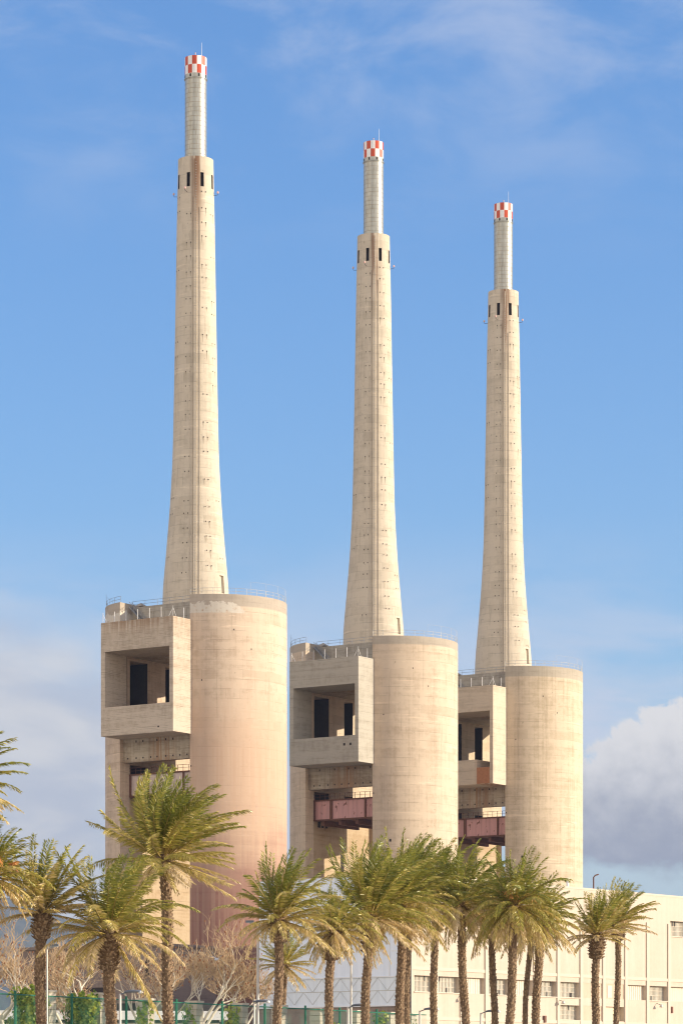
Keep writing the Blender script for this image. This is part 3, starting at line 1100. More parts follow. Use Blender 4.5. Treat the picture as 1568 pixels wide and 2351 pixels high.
    rail_run([(x, -9.15, 93.5) for x in np.linspace(-SLOT + 0.1, SLOT - 0.1, 12)], 1.15, 2.2, rl)
    rl.build('roof_railing', 'rail', root)
    # the chimney
    sh = make_shaft(rng, False).build('chimney_shaft', ['shaft', 'hole', 'run'], root, rotz=THETA)
    make_ribs().build('cable_duct', ['shaft', 'pale_metal'], sh)
    r_f = 24.9 / PXM
    fz0, fz1 = 178.4, 195.25
    fu = make_flue(fz0, fz1, r_f).build('steel_flue', ['flue', 'seam'], root, rotz=THETA)
    make_collar(fz1, 196.1, r_f).build('collar', ['flue', 'hole'], fu)
    make_band(196.1, 199.45, r_f + 0.02, R(-90) + band_phase).build('warning_band', ['white_paint', 'red_paint'], fu)
    an = MB()
    an.tube([(1.15, -0.3, 199.0), (1.15, -0.3, 202.4)], [0.045, 0.02], 5)
    an.build('lightning_rod', 'white_paint', fu)
    bl = MB()
    bl.tube([(0.0, -1.6, 199.0), (0.0, -1.6, 199.85)], 0.06, 6, 0)
    bl.lathe([(0.02, 200.1), (0.11, 200.0), (0.12, 199.85), (0.02, 199.8)], 10, 1, True, 0, -1.6)
    bl.build('top_beacon', ['pale_metal', 'lamp_glass'], fu)
    for k in range(4):
        a = R(-90 + 88 * (k - 0.5) - 46 + 90 * 0.5) if False else R((-116, -8, 64, 172)[k])
        r_ = smooth_interp(CH_Z, CH_R, 173.4)
        c_, s_ = math.cos(a), math.sin(a)
        lp = MB()
        e = r_ + 0.75
        lp.tube([(c_ * (r_ - 0.1), s_ * (r_ - 0.1), 173.0), (c_ * e, s_ * e, 173.05), (c_ * (e + 0.05), s_ * (e + 0.05), 173.35)], 0.05, 5, 0)
        lp.lathe([(0.02, 173.32), (0.17, 173.4), (0.19, 173.6), (0.12, 173.78), (0.02, 173.82)], 10, 1, True, c_ * (e + 0.05), s_ * (e + 0.05))
        lp.build('beacon_lamp', ['dark_metal', 'lamp_glass'], sh)
    dr = MB()
    aa = R(-33)
    r_ = smooth_interp(CH_Z, CH_R, 98)
    return root


def red_phase(deg):
    return R(deg)


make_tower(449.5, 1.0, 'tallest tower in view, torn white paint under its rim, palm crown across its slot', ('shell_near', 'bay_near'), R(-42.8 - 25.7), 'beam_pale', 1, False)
make_tower(857.5, 1.0897, 'tower between two others, with smooth dark grey bay and pink steel beam in its slot', ('shell_mid', 'bay_mid'), R(-42.8), 'beam_pink', 2, False)
make_tower(1155.5, 1.1658, 'tower with cream bay half hidden by its neighbour and a rusty patch on the bay', ('shell_far', 'bay_far'), R(-49 - 25.7), 'beam_pink', 3, True)

# ------------------------------------------------------------------ annex at the foot of the near tower
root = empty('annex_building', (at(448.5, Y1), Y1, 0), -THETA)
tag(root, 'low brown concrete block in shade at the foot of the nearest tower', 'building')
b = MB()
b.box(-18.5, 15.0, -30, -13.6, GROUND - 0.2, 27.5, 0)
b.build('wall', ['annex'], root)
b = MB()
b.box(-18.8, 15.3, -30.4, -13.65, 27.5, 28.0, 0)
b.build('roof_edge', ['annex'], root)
for x, z, w, h in ((-6.0, 17.6, 9.0, 2.6), (-12.5, 17.8, 3.6, 2.4), (-15.5, 12.5, 3.5, 2.2), (4.6, 12.0, 4.2, 5.2), (11.0, 22.0, 0.9, 4.2)):
    b = MB()
    b.box(x, x + w, -30.06, -29.7, z, z + h, 0)
    o = b.build('window', 'hole', root)
    b = MB()
    b.box(x - 0.15, x + w + 0.15, -30.25, -30.003, z - 0.25, z - 0.003, 0)
    b.build('sill', 'annex', o)

# ------------------------------------------------------------------ turbine hall
HA = math.atan2(0.773, 0.634)
HZ = 37.1
BAY = 7.05
LEN, DEEP = 112.0, 32.8
hall = empty('turbine_hall', (at(942, 520), 520, 0), HA)
tag(hall, 'long cream turbine hall with a pale blue sheet metal end wall', 'building')
rows_z = [GROUND - 0.2, 13.8, 16.4, 17.8, 20.5, 29.9, 32.7, HZ]
nb = int(LEN / BAY)
main = {0: 'w', 1: 'w', 2: 's', 3: 'w', 4: 's', 5: 'w', 6: 'w', 7: 'p', 8: 'p', 9: 's', 10: 'w', 11: 's', 12: 'w', 13: 'w', 14: 's'}
low = {6: 'w', 7: 'p', 8: 'd'}
high = {7: 'w', 11: 'w', 12: 'w', 13: 'w'}
wall = MB()
for z0, z1 in ((rows_z[0], 13.8), (16.4, 17.8), (20.5, 29.9), (32.7, HZ)):
    wall.box(0.0, LEN, 0.12, 1.3, z0, z1, 0)
spots = []
for z0, z1, table in ((13.8, 16.4, low), (17.8, 20.5, main), (29.9, 32.7, high)):
    x_last = 0.0
    for i in range(nb):
        kind = table.get(i)
        if not kind:
            continue
        x0, x1 = i * BAY + 0.55, (i + 1) * BAY - 0.55
        if i == 0:
            x0 = 1.2
        wall.box(x_last, x0, 0.12, 1.3, z0 + 0.0005, z1 - 0.0005, 0)
        x_last = x1
        spots.append((x0, x1, z0, z1, kind))
    wall.box(x_last, LEN, 0.12, 1.3, z0 + 0.0005, z1 - 0.0005, 0)
wall.box(0.0, LEN, 1.3, DEEP, GROUND, HZ - 0.4, 0)
wall.build('long_wall', 'hall', hall)
rf = MB()
rf.box(-0.05, LEN, 0.05, DEEP, HZ, HZ + 0.35, 0)
rf.build('roof', 'pilaster', hall)
rng = random.Random(3)
for x0, x1, z0, z1, kind in spots:
    fr = MB()
    if kind == 'w':
        pane = MB()
        pane.box(x0, x1, 1.00, 1.26, z0, z1, 0)
        nbar = 15
        for k in range(nbar + 1):
            x = x0 + (x1 - x0) * k / nbar
            fr.box(x - 0.045, x + 0.045, 0.90, 0.997, z0 + 0.002, z1 - 0.002, 0)
        for q in (0.0, 0.33, 0.66):
            fr.box(x0, x1, 0.86, 0.897, z0 + q * (z1 - z0), z0 + q * (z1 - z0) + 0.09, 0)
        fr.box(x0 - 0.1, x1 + 0.1, -0.08, 0.117, z0 - 0.16, z0 - 0.003, 0)
        o = fr.build('window', 'mullion', hall)
        for _ in range(rng.choice((1, 2, 2, 3))):                # missing panes
            k = rng.randrange(nbar)
            q = rng.choice((0.02, 0.02, 0.68))
            xa = x0 + (x1 - x0) * k / nbar
            pane.box(xa + 0.05, xa + (x1 - x0) / nbar - 0.05, 0.84, 0.85, z0 + q * (z1 - z0), z0 + (q + 0.3) * (z1 - z0), 1)
        pane.build('pane', ['glass', 'hole'], o)
    elif kind == 's':
        fr.box(x0, x1, 0.80, 1.26, z0, z1, 0)
        for k in range(9):
            x = x0 + (x1 - x0) * (k + 0.5) / 9
            fr.box(x - 0.03, x + 0.03, 0.75, 0.797, z0 + 0.05, z1 - 0.05, 0)
        fr.build('shutter', 'shutter', hall)
    elif kind == 'p':
        fr.box(x0, x1, 0.20, 1.26, z0, z1, 0)
        if abs(x0 - 8 * BAY) < 1:
            fr.box(x0 + 0.8, x0 + 2.2, 0.15, 0.197, z0 + 0.2, z1 - 0.3, 1)
        fr.build('infill_panel', ['peach', 'shutter'], hall)
    else:
        fr.box(x0, x1, 1.0, 1.26, z0, z1, 0)
        fr.box(x0, x0 + 3.2, 0.60, 0.997, z0 + 0.002, z1 - 0.002, 1)
        fr.build('door_panel', ['cream_door', 'pilaster'], hall)
for i in range(nb + 1):
    b = MB()
    x = i * BAY
    b.box(max(0.02, x - 0.42), x + 0.42, -0.10, 0.117, GROUND, HZ - 5.0 if i not in (0,) else HZ - 0.05, 0)
    b.build('pilaster', 'pilaster', hall)
for z in (13.1, 21.4):
    b = MB()
    b.box(0.5, LEN, -0.02, 0.117, z, z + 0.55, 0)
    b.build('string_course', 'pilaster', hall)
# end wall of sheet metal
b = MB()
b.box(-0.35, -0.003, 0.3, DEEP, 20.3, HZ + 0.2, 0)
for q in (4.1, 12.3, 20.5, 28.7):
    b.box(-0.47, -0.353, q - 0.12, q + 0.12, 20.4, HZ, 1)
for z in (24.5, 28.8, 33.0):
    b.box(-0.40, -0.353, 0.35, DEEP - 0.05, z, z + 0.14, 1)
b.build('sheet_cladding', ['cladding', 'cladding_trim'], hall)
b = MB()
b.box(-0.30, -0.003, 0.3, DEEP, 15.6, 20.297, 0)
for k in range(8):
    y0 = 0.6 + k * 4.05
    for za, zb_ in ((15.9, 18.0), (18.0, 20.2)):
        b.tube([(-0.33, y0, za), (-0.33, y0 + 2.0, zb_), (-0.33, y0 + 4.0, za)], 0.04, 4, 1)
b.box(-0.36, -0.303, 0.3, DEEP, 17.95, 18.05, 1)
b.build('translucent_band', ['translucent', 'pale_metal'], hall)
b = MB()
b.box(-0.5, -0.303, 0.25, DEEP, 15.35, 15.597, 0)
b.box(-0.5, -0.353, 0.25, DEEP, 20.2, 20.42, 0)
b.build('sheet_trim', 'cladding_trim', hall)
b = MB()
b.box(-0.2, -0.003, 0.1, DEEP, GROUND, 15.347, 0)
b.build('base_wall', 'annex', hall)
b = MB()
b.tube([(-0.25, -0.25, GROUND), (-0.25, -0.25, HZ)], 0.14, 8)
b.build('drain_pipe', 'dark_metal', hall)
b = MB()
b.tube([(56, 2.0, HZ), (56, 2.0, HZ + 2.6), (56.25, 1.8, HZ + 2.95), (56.8, 1.5, HZ + 3.15)], 0.13, 8)
b.build('vent_pipe', 'brown_steel', hall)
b = MB()
b.tube([(46.5, 1.0, HZ), (46.5, 1.0, HZ + 1.7)], 0.25, 8)
b.lathe([(0.05, HZ + 2.0), (0.4, HZ + 1.9), (0.4, HZ + 1.7), (0.05, HZ + 1.65)], 10, 0, True, 46.5, 1.0)
b.build('roof_cowl', 'white_paint', hall)
for i, x in enumerate((13.6, 42.4, 73.5)):
    b = MB()
    b.tube([(x, 0.1, 17.3), (x, -0.9, 17.0)], 0.05, 5, 0)
    b.lathe([(0.03, 17.15), (0.22, 17.0), (0.4, 16.6), (0.05, 16.5)], 10, 1, True, x, -0.95)
    b.build('wall_lamp', ['dark_metal', 'lamp_post'], hall)
for x, z in ((32.3, 15.0), (78.0, 15.6), (37.8, 13.2)):
    b = MB()
    b.box(x, x + 0.55, -0.25, 0.117, z, z + 1.2, 0)
    b.build('meter_box', 'brown_steel', hall)


# ------------------------------------------------------------------ palms
def make_palm(label, px, py, base_px, dist, trunk_px, crown_px, fronds=56, wind=0.5, droop=1.0, boot=(1.6, 1.0), seed=0, dry=0.25, upright=1.0, flowers=False, lo=-48, shift=0.0, skirt=0, hang=()):
    rng = random.Random(seed)
    ppm = FPX / dist
    X, Z = at(px, dist), up(py, dist)
    XB = at(base_px, dist)
    zb = up(2351, dist)
    lean = (X - XB) / max(0.5, Z - zb)
    Xg = XB - lean * (zb - GROUND) * 0.6
    root = empty('palm_tree', (Xg, dist, GROUND))
    tag(root, label, 'palm tree', 'palm trees along the promenade')
    r0 = trunk_px / ppm / 2 * 0.94
    top = Vector((X - Xg, 0, Z - GROUND))
    # trunk: slightly wavy, ringed, with stubs of old leaf bases
    npt = 60
    ph = rng.uniform(0, 6)
    def axis(t):
        s = t * t * 0.35 + t * 0.65
        wob = 0.10 * math.sin(t * 5 + ph) * math.sin(math.pi * t)
        return Vector((top.x * s + wob, wob * 0.6, top.z * t))
    tb = MB()
    rows = []
    sides = 16
    hgt = top.z
    for k in range(npt * 3):
        t = k / (npt * 3 - 1)
        c = axis(t * 0.985)
        flare = 1 + 0.25 * math.exp(-t * hgt * 1.4)
        ring = 0.035 * (k % 3 - 1)
        row = []
        for j in range(sides):
            w = 2 * math.pi * j / sides + t * hgt * 0.4
            rr_ = r0 * (flare + ring + 0.05 * mnoise.noise(Vector((math.cos(w) * 2, math.sin(w) * 2, t * hgt * 2.2 + seed))))
            row.append((c.x + rr_ * math.cos(w), c.y + rr_ * math.sin(w), c.z))
        rows.append(row)
    tb.grid(rows, 0, True, True)
    nst = int(hgt * 44)
    for k in range(nst):
        t = (k + rng.random()) / nst * 0.97
        w = k * 2.39996 + rng.uniform(-0.2, 0.2)
        c = axis(t)
        o_ = Vector((math.cos(w), math.sin(w), 0))
        s_ = Vector((-o_.y, o_.x, 0))
        b_ = c + o_ * (r0 * 0.96)
        hw, ht, out = r0 * rng.uniform(0.18, 0.34), rng.uniform(0.07, 0.14), r0 * rng.uniform(0.18, 0.42)
        tip = b_ + o_ * out + Vector((0, 0, ht * 0.9))
        a0, a1, a2 = b_ - s_ * hw, b_ + s_ * hw, b_ + Vector((0, 0, -ht))
        a3 = b_ + Vector((0, 0, ht * 1.1))
        for tri in ((a2, a1, tip), (a0, a2, tip), (a1, a3, tip), (a3, a0, tip)):
            tb.face(tri, 1 if rng.random() < 0.4 else 0)
    tb.build('trunk', ['bark', 'boot_pale'], root)
    # bulge of cut leaf bases under the crown
    bl, bw = boot[0], boot[1] * r0 * 3.5
    bb = MB()
    prof_ = []
    for k in range(10):
        t = k / 9
        prof_.append((max(r0 * 0.7, bw * 0.5 * (0.62 + 0.62 * math.sin(math.pi * min(1, 0.15 + t * 0.85)) ** 0.8) * 0.86), top.z - bl + t * (bl + 0.15)))
    cen = [axis(max(0.0, (z / top.z))) for _, z in prof_]
    bb.grid([[(c.x + r_ * math.cos(2 * math.pi * j / 12), c.y + r_ * math.sin(2 * math.pi * j / 12), z) for j in range(12)] for (r_, z), c in zip(prof_, cen)], 0, True, True)
    nb_ = int(60 + 110 * bl)
    for k in range(nb_):
        t = (k + rng.random()) / nb_
        i = min(8, int(t * 9))
        r_, z = prof_[i]
        c = cen[i]
        w = k * 2.39996 + rng.uniform(-0.25, 0.25)
        o_ = Vector((math.cos(w), math.sin(w), 0))
        s_ = Vector((-o_.y, o_.x, 0))
        b_ = Vector((c.x, c.y, z)) + o_ * r_ * 0.9
        L = rng.uniform(0.14, 0.30)
        hw = rng.uniform(0.045, 0.085)
        d_ = (o_ * rng.uniform(0.6, 1.0) + Vector((0, 0, rng.uniform(0.35, 1.0)))).normalized()
        e = b_ + d_ * L
        n_ = s_.cross(d_)
        q = [b_ - s_ * hw - n_ * 0.03, b_ + s_ * hw - n_ * 0.03, b_ + s_ * hw + n_ * 0.03, b_ - s_ * hw + n_ * 0.03]
        q2 = [e + (p_ - b_) * 0.62 for p_ in q]
        mi = 1 if rng.random() < 0.45 else 0
        for a, c2 in ((0, 1), (1, 2), (2, 3), (3, 0)):
            bb.face([q[a], q[c2], q2[c2], q2[a]], mi)
        bb.face(q2, 1)
    bb.build('leaf_bases', ['boot', 'boot_pale'], root)
    # fronds
    L0 = crown_px / ppm
    fronds = int(fronds * 1.5)
    V, F, T, MI = [], [], [], []
    st = MB()
    n_live = fronds
    for i in range(fronds + len(hang) + skirt):
        u = min(1.0, (i + 0.5) / fronds)
        phi = i * 2.39996 + rng.uniform(-0.25, 0.25)
        e0 = R(86 - (86 - lo) * u ** (0.95 * upright) + rng.uniform(-7, 7))
        length = L0 * rng.uniform(0.70, 1.10) * (0.80 + 0.20 * math.sin(math.pi * min(1, u + 0.12)))
        if i >= n_live:
            h_ = i - n_live
            if h_ < len(hang):
                phi, e0, length = R(hang[h_][0]), R(hang[h_][1]), hang[h_][2]
            else:
                e0, length = R(rng.uniform(-80, -50)), L0 * rng.uniform(0.35, 0.6)
            u = 1.0
        dirv = Vector((math.cos(phi) * math.cos(e0), math.sin(phi) * math.cos(e0), math.sin(e0)))
        pos = top + Vector((math.cos(phi), math.sin(phi), 0)) * r0 * 0.55 + Vector((0, 0, -0.25 * u))
        nseg = 16
        grav = droop * (0.55 + 0.55 * u) * rng.uniform(0.75, 1.25)
        wd = wind * rng.uniform(0.7, 1.3)
        pts, dirs = [pos.copy()], [dirv.copy()]
        for k in range(nseg):
            s = (k + 0.5) / nseg
            f_ = 1.0 / nseg
            dirv = (dirv + Vector((wd * (0.35 + 1.3 * s) * 0.75, 0, -grav * (0.12 + 1.9 * s ** 1.3) * (0.35 + 0.65 * math.cos(math.asin(max(-1, min(1, dirv.z)))))) ) * f_ * 1.5).normalized()
            pos = pos + dirv * (length / nseg)
            pts.append(pos.copy())
            dirs.append(dirv.copy())
        side0 = Vector((-math.sin(phi), math.cos(phi), 0))
        age = min(1.0, max(0.0, u * 0.72 + shift + rng.uniform(-0.16, 0.2)))
        if u > 1 - dry:
            age = min(1.0, 0.72 + rng.uniform(-0.1, 0.3))
        st.tube(pts[:12], [0.05 - 0.0032 * k for k in range(12)], 3, 0, True, False)
        nl = int(max(24, 18 * length))
        twist = rng.uniform(-0.5, 0.5)
        for k in range(nl):
            s = 0.17 + 0.83 * (k + rng.uniform(-0.3, 0.3)) / nl
            s = min(0.995, max(0.13, s))
            q = s * nseg
            i0 = min(nseg - 1, int(q))
            fr_ = q - i0
            c = pts[i0].lerp(pts[i0 + 1], fr_)
            tg = dirs[i0].lerp(dirs[min(nseg, i0 + 1)], fr_).normalized()
            sd = (side0 - tg * side0.dot(tg)).normalized()
            nm = sd.cross(tg)
            if nm.z < 0 and abs(e0) < 1.2:
                pass
            ca, sa = math.cos(twist * s), math.sin(twist * s)
            sd, nm = sd * ca + nm * sa, nm * ca - sd * sa
            prof_l = (0.55 + 0.45 * min(1, (s - 0.1) / 0.25)) * (1.0 if s < 0.6 else 1.0 - 0.60 * (s - 0.6) / 0.4)
            ll = 0.118 * length * prof_l * rng.uniform(0.70, 1.25) + 0.08
            for sg in (-1, 1):
                if rng.random() < 0.07:
                    continue
                fwd = 0.58 + 0.35 * s + rng.uniform(-0.18, 0.18)
                dl = (tg * fwd + sd * sg * 0.95 + nm * rng.uniform(0.05, 0.55) + Vector((wind * 0.42, 0, -0.10 - 0.22 * age * droop))).normalized()
                tip = c + dl * ll
                wv = (tg - dl * tg.dot(dl)).normalized()
                ra = rng.uniform(-1.5, 1.5)
                wv = (wv * math.cos(ra) + dl.cross(wv) * math.sin(ra)) * (0.033 * (0.6 + 0.4 * prof_l))
                mid = c + dl * ll * 0.42 + Vector((0, 0, 0.01))
                b0 = len(V)
                V += [tuple(c), tuple(mid - wv), tuple(tip + Vector((0, 0, -0.04 * ll))), tuple(mid + wv)]
                F.append((b0, b0 + 1, b0 + 2, b0 + 3))
                ta = min(1, max(0, age + rng.uniform(-0.26, 0.24) + 0.10 * max(0, s - 0.75)))
                T += [ta] * 4
    cr = MB()
    cr.v, cr.f, cr.tint = V, F, T
    cr.m = [0] * len(F)
    cr.s = [False] * len(F)
    crown = cr.build('crown', 'frond', root)
    st.build('leaf_stalks', 'rachis', crown)
    if flowers:
        fl = MB()
        for k in range(5):
            w = rng.uniform(0, 6.28)
            d_ = Vector((math.cos(w) * 0.5, math.sin(w) * 0.5, 0.8)).normalized()
            c = top.copy()
            pp = [c]
            for q in range(6):
                d_ = (d_ + Vector((0.05, 0, -0.16))).normalized()
                c = c + d_ * 0.26
                pp.append(c.copy())
            fl.tube(pp, 0.05, 4)
            for q in range(26):
                e_ = pp[-1] + Vector((rng.uniform(-0.35, 0.35), rng.uniform(-0.35, 0.35), rng.uniform(-0.6, 0.1)))
                fl.tube([pp[-1], (pp[-1] + e_) / 2 + Vector((0, 0, 0.06)), e_], 0.018, 3, 0, True, False)
        fl.build('fruit_stalks', 'flower', root)
    return root


PALMS = [
    dict(label='tall palm mostly beyond the left edge, only frond tips showing against the cloud', seed=1, px=-95, py=1800, base_px=-90, dist=165, trunk_px=26, crown_px=165, wind=0.6, droop=0.7, fronds=48, lo=-30),
    dict(label='palm cut off by the left edge, orange fruit stalks among its arching fronds', seed=2, px=-24, py=2010, base_px=-20, dist=169, trunk_px=26, crown_px=150, wind=0.35, droop=1.05, flowers=True, fronds=46, lo=-40, shift=0.05),
    dict(label='palm with stiff upright fronds and dark swollen leaf bases beside the leftmost ivy', seed=3, px=98, py=2090, upright=1.25, base_px=93, dist=172, trunk_px=23, crown_px=175, fronds=32, wind=0.3, droop=0.35, boot=(1.6, 1.0), lo=-4, dry=0.22, shift=0.14),
    dict(label='palm with a broken frond hanging down beside its thick shaggy neck', seed=4, px=252, py=2140, upright=1.25, base_px=255, dist=172, trunk_px=26, crown_px=225, fronds=38, wind=0.28, droop=0.85, boot=(2.1, 1.0), lo=-28, dry=0.2, shift=0.02, hang=((-20, -55, 5.4), (200, 8, 4.4), (165, 20, 4.6)), skirt=2),
    dict(label='tallest palm, its windswept green crown crossing the slot of the nearest tower', seed=5, px=376, py=1968, upright=1.45, base_px=389, dist=178, trunk_px=25, crown_px=228, fronds=52, wind=0.66, droop=0.42, boot=(1.0, 0.7), lo=-24, dry=0.16, shift=-0.06, skirt=2),
    dict(label='palm with a broad round crown in front of the right side of the nearest tower', seed=6, px=640, py=2108, upright=1.25, base_px=636, dist=190, trunk_px=20, crown_px=172, fronds=46, wind=0.26, droop=0.85, boot=(1.5, 1.15), lo=-20, dry=0.2),
    dict(label='small sparse palm in front of the blue metal wall, behind taller palm trunks', seed=7, px=654, py=2212, base_px=653, dist=236, trunk_px=12, crown_px=95, fronds=30, wind=0.08, droop=0.4, boot=(0.7, 0.7), lo=-50, dry=0.35, shift=0.1),
    dict(label='short palm with fat scaly neck and drooping yellow fronds before the blue wall', seed=8, px=767, py=2135, base_px=754, dist=195, trunk_px=19, crown_px=120, fronds=44, wind=0.2, droop=1.35, boot=(1.9, 1.15), lo=-40, dry=0.35, shift=0.12, skirt=4),
    dict(label='palm with dark neck, tall fronds reaching up before the slot of the middle tower', seed=9, px=848, py=2105, upright=1.25, base_px=841, dist=200, trunk_px=20, crown_px=195, fronds=50, wind=0.38, droop=0.7, boot=(2.3, 0.95), lo=-26, shift=-0.05, skirt=5),
    dict(label='front palm of a touching pair of trunks at the corner of the cream hall', seed=10, px=922, py=2078, base_px=920, dist=204, trunk_px=20, crown_px=165, fronds=48, wind=0.34, droop=0.95, boot=(1.5, 0.7), lo=-34, skirt=6, shift=0.04),
    dict(label='rear, thinner palm of the touching pair of trunks at the hall corner', seed=11, px=940, py=2050, upright=1.25, base_px=936, dist=214, trunk_px=14, crown_px=150, fronds=42, wind=0.45, droop=0.8, boot=(1.2, 0.6), lo=-28, shift=-0.08, skirt=5),
    dict(label='straight slim palm passing in front of the first window bays of the cream hall', seed=12, px=998, py=2062, upright=1.25, base_px=998, dist=220, trunk_px=16, crown_px=150, fronds=44, wind=0.5, droop=0.75, boot=(1.2, 0.6), lo=-30, shift=-0.06, skirt=5),
    dict(label='palm whose thick trunk leans right over the hall shutters, dry fronds hanging left', seed=13, px=1058, py=2075, base_px=1069, dist=214, trunk_px=18, crown_px=162, fronds=46, wind=0.4, droop=0.9, boot=(1.2, 0.7), lo=-36, dry=0.3, skirt=8),
    dict(label='palm with plain straight trunk hidden above by the dome crowned palm', seed=14, px=1130, py=2100, base_px=1134, dist=223, trunk_px=15, crown_px=130, fronds=40, wind=0.3, droop=1.05, boot=(1.2, 0.7), lo=-50, dry=0.35, skirt=8, shift=0.1),
    dict(label='palm with a full dome of drooping fronds standing before the farthest tower', seed=15, px=1183, py=2080, base_px=1168, dist=210, trunk_px=19, crown_px=142, fronds=62, wind=0.14, droop=1.2, boot=(1.6, 0.8), lo=-52, flowers=True, dry=0.15, shift=-0.04),
    dict(label='thin bent palm trunk just behind a thicker trunk, below the farthest tower', seed=16, px=1222, py=2125, base_px=1206, dist=228, trunk_px=12, crown_px=112, fronds=36, wind=0.3, droop=1.1, boot=(1.0, 0.8), lo=-55, dry=0.4, skirt=4, shift=0.1),
    dict(label='palm with long dry fronds trailing right towards the hall wall', seed=17, px=1240, py=2115, base_px=1232, dist=216, trunk_px=18, crown_px=128, fronds=44, wind=0.42, droop=1.0, boot=(1.5, 1.0), lo=-38, dry=0.4, skirt=4, shift=0.1),
    dict(label='palm with a large scaly pineapple neck in front of the cream hall', seed=18, px=1372, py=2145, upright=1.25, base_px=1367, dist=222, trunk_px=17, crown_px=104, fronds=38, wind=0.2, droop=0.6, boot=(1.75, 1.15), lo=-8, dry=0.3, shift=0.04),
    dict(label='rightmost palm, slim trunk, round shaggy neck and fronds blown to the right', seed=19, px=1418, py=2122, upright=1.25, base_px=1416, dist=227, trunk_px=13, crown_px=106, fronds=40, wind=0.62, droop=0.45, boot=(1.2, 1.25), lo=-8, dry=0.3, shift=0.02),
]
for q in PALMS:
    make_palm(**q)


# ------------------------------------------------------------------ bare plane trees
def make_plane(label, px, dist, height_px_top, seed, lean=0.0, fork=0.30):
    rng = random.Random(seed)
    x = at(px, dist)
    hgt = up(height_px_top, dist) - GROUND
    root = empty('plane_tree', (x, dist, GROUND))
    tag(root, label, 'plane tree', 'bare plane trees behind the fence')
    limb, tw = MB(), MB()
    seeds = []

    def grow(p0, d0, length, r_, level):
        n_ = 5 if level < 3 else 4
        pts, rad = [p0], [r_]
        d_ = d0.copy()
        c = p0.copy()
        for k in range(n_):
            d_ = (d_ + Vector((rng.uniform(-1, 1), rng.uniform(-1, 1), rng.uniform(-0.6, 0.9))) * (0.20 if level < 2 else 0.30)).normalized()
            c = c + d_ * (length / n_)
            pts.append(c.copy())
            rad.append(r_ * (1 - 0.45 * (k + 1) / n_))
        if level <= 3:
            limb.tube(pts, rad, 7 if level < 2 else 5, 0, True, level == 0)
        else:
            tw.tube(pts, rad, 3, 0, True, False)
        if level >= 6:
            if rng.random() < 0.12:
                seeds.append(pts[-1])
            return
        kids = (3, 3, 4, 4, 3, 3)[level]
        for k in range(kids):
            i = n_ if k == 0 else rng.randint(max(1, n_ - 3), n_)
            sp = (0.75, 0.70, 0.75, 0.80, 0.85, 0.9)[level]
            nd = (d_ * 0.8 + Vector((rng.uniform(-1, 1), rng.uniform(-1, 1), rng.uniform(-0.25, 0.8))) * sp).normalized()
            rr_ = rad[i] * (0.88 if k == 0 else rng.uniform(0.62, 0.82))
            if level >= 3:
                rr_ = (0.030, 0.020, 0.013)[level - 3]
            grow(pts[i], nd, length * (0.86 if level == 0 else 0.72) * rng.uniform(0.75, 1.15), rr_, level + 1)

    grow(Vector((0, 0, 0)), Vector((lean, 0, 1)).normalized(), hgt * fork, 0.30, 0)
    limb.build('trunk', 'plane_bark', root)
    for s_ in seeds:
        tw.tube([s_, s_ + Vector((0, 0, -0.12))], [0.05, 0.04], 4, 1, True, True)
    tw.build('crown', ['twig', 'seed'], root)


for a in (('bare plane tree with two pale stems at the left edge, hill behind it', 27, 232, 2085, 31, 0.0),
          ('bare plane tree between the two big ivy clumps', 150, 262, 2120, 32, 0.05),
          ('bare plane tree with white stem leaning left, above the second ivy clump', 205, 240, 2085, 33, -0.3),
          ('bare plane tree rising behind the shaggy necked palm with the broken frond', 300, 246, 2110, 34, 0.1),
          ('bare plane tree before the brown annex, just left of the curling white limbs', 368, 252, 2140, 35, 0.0),
          ('bare plane tree with curling white limbs right above an ivy topped pillar', 468, 234, 2105, 36, 0.0),
          ('bare plane tree with brown twigs beside the tall grey floodlight pole', 545, 250, 2170, 37, 0.1)):
    make_plane(*a)


# ------------------------------------------------------------------ fence, pillars and ivy
F0 = Vector((at(-120, 184.3), 184.3, 0))
FENCE_Z = 7.45


def fence_point(px):
    """Where the fence line crosses the direction of picture column px."""
    k = (px - CX) / FPX
    base = Vector((-20.7, 190, 0))
    t = (k * base.y - base.x) / (STREET.x - k * STREET.y)
    return base + STREET * t


fence_rot = math.atan2(STREET.y, STREET.x)
f_start = fence_point(-60)
fence = empty('mesh_fence', (f_start.x, f_start.y, GROUND), fence_rot)
tag(fence, 'green wire mesh fence on green posts running behind the palms', 'fence')
f_len = (fence_point(975) - f_start).length
PILLAR_PX = [128, 246, 355, 466, 570, 660, 748, 832, 909, 957]
pillar_t = [(fence_point(q) - f_start).length for q in PILLAR_PX]
FH = FENCE_Z - GROUND
post_px = [-20, 35, 165, 290, 405, 510, 608, 701, 780, 865, 935]
for q in post_px:
    t = (fence_point(q) - f_start).length
    b = MB()
    b.box(t - 0.06, t + 0.06, -0.06, 0.06, 0, FH + 0.22, 0)
    b.build('post', 'green_post', fence)
for z in (FH - 0.03, FH * 0.52):
    b = MB()
    b.tube([(0, -0.1, z), (f_len, -0.1, z)], 0.045, 6)
    b.build('rail', 'green_post', fence)
b = MB()
b.face([(0, -0.16, 0.1), (f_len, -0.16, 0.1), (f_len, -0.16, FH), (0, -0.16, FH)])
b.build('wire_mesh', 'wire', fence)


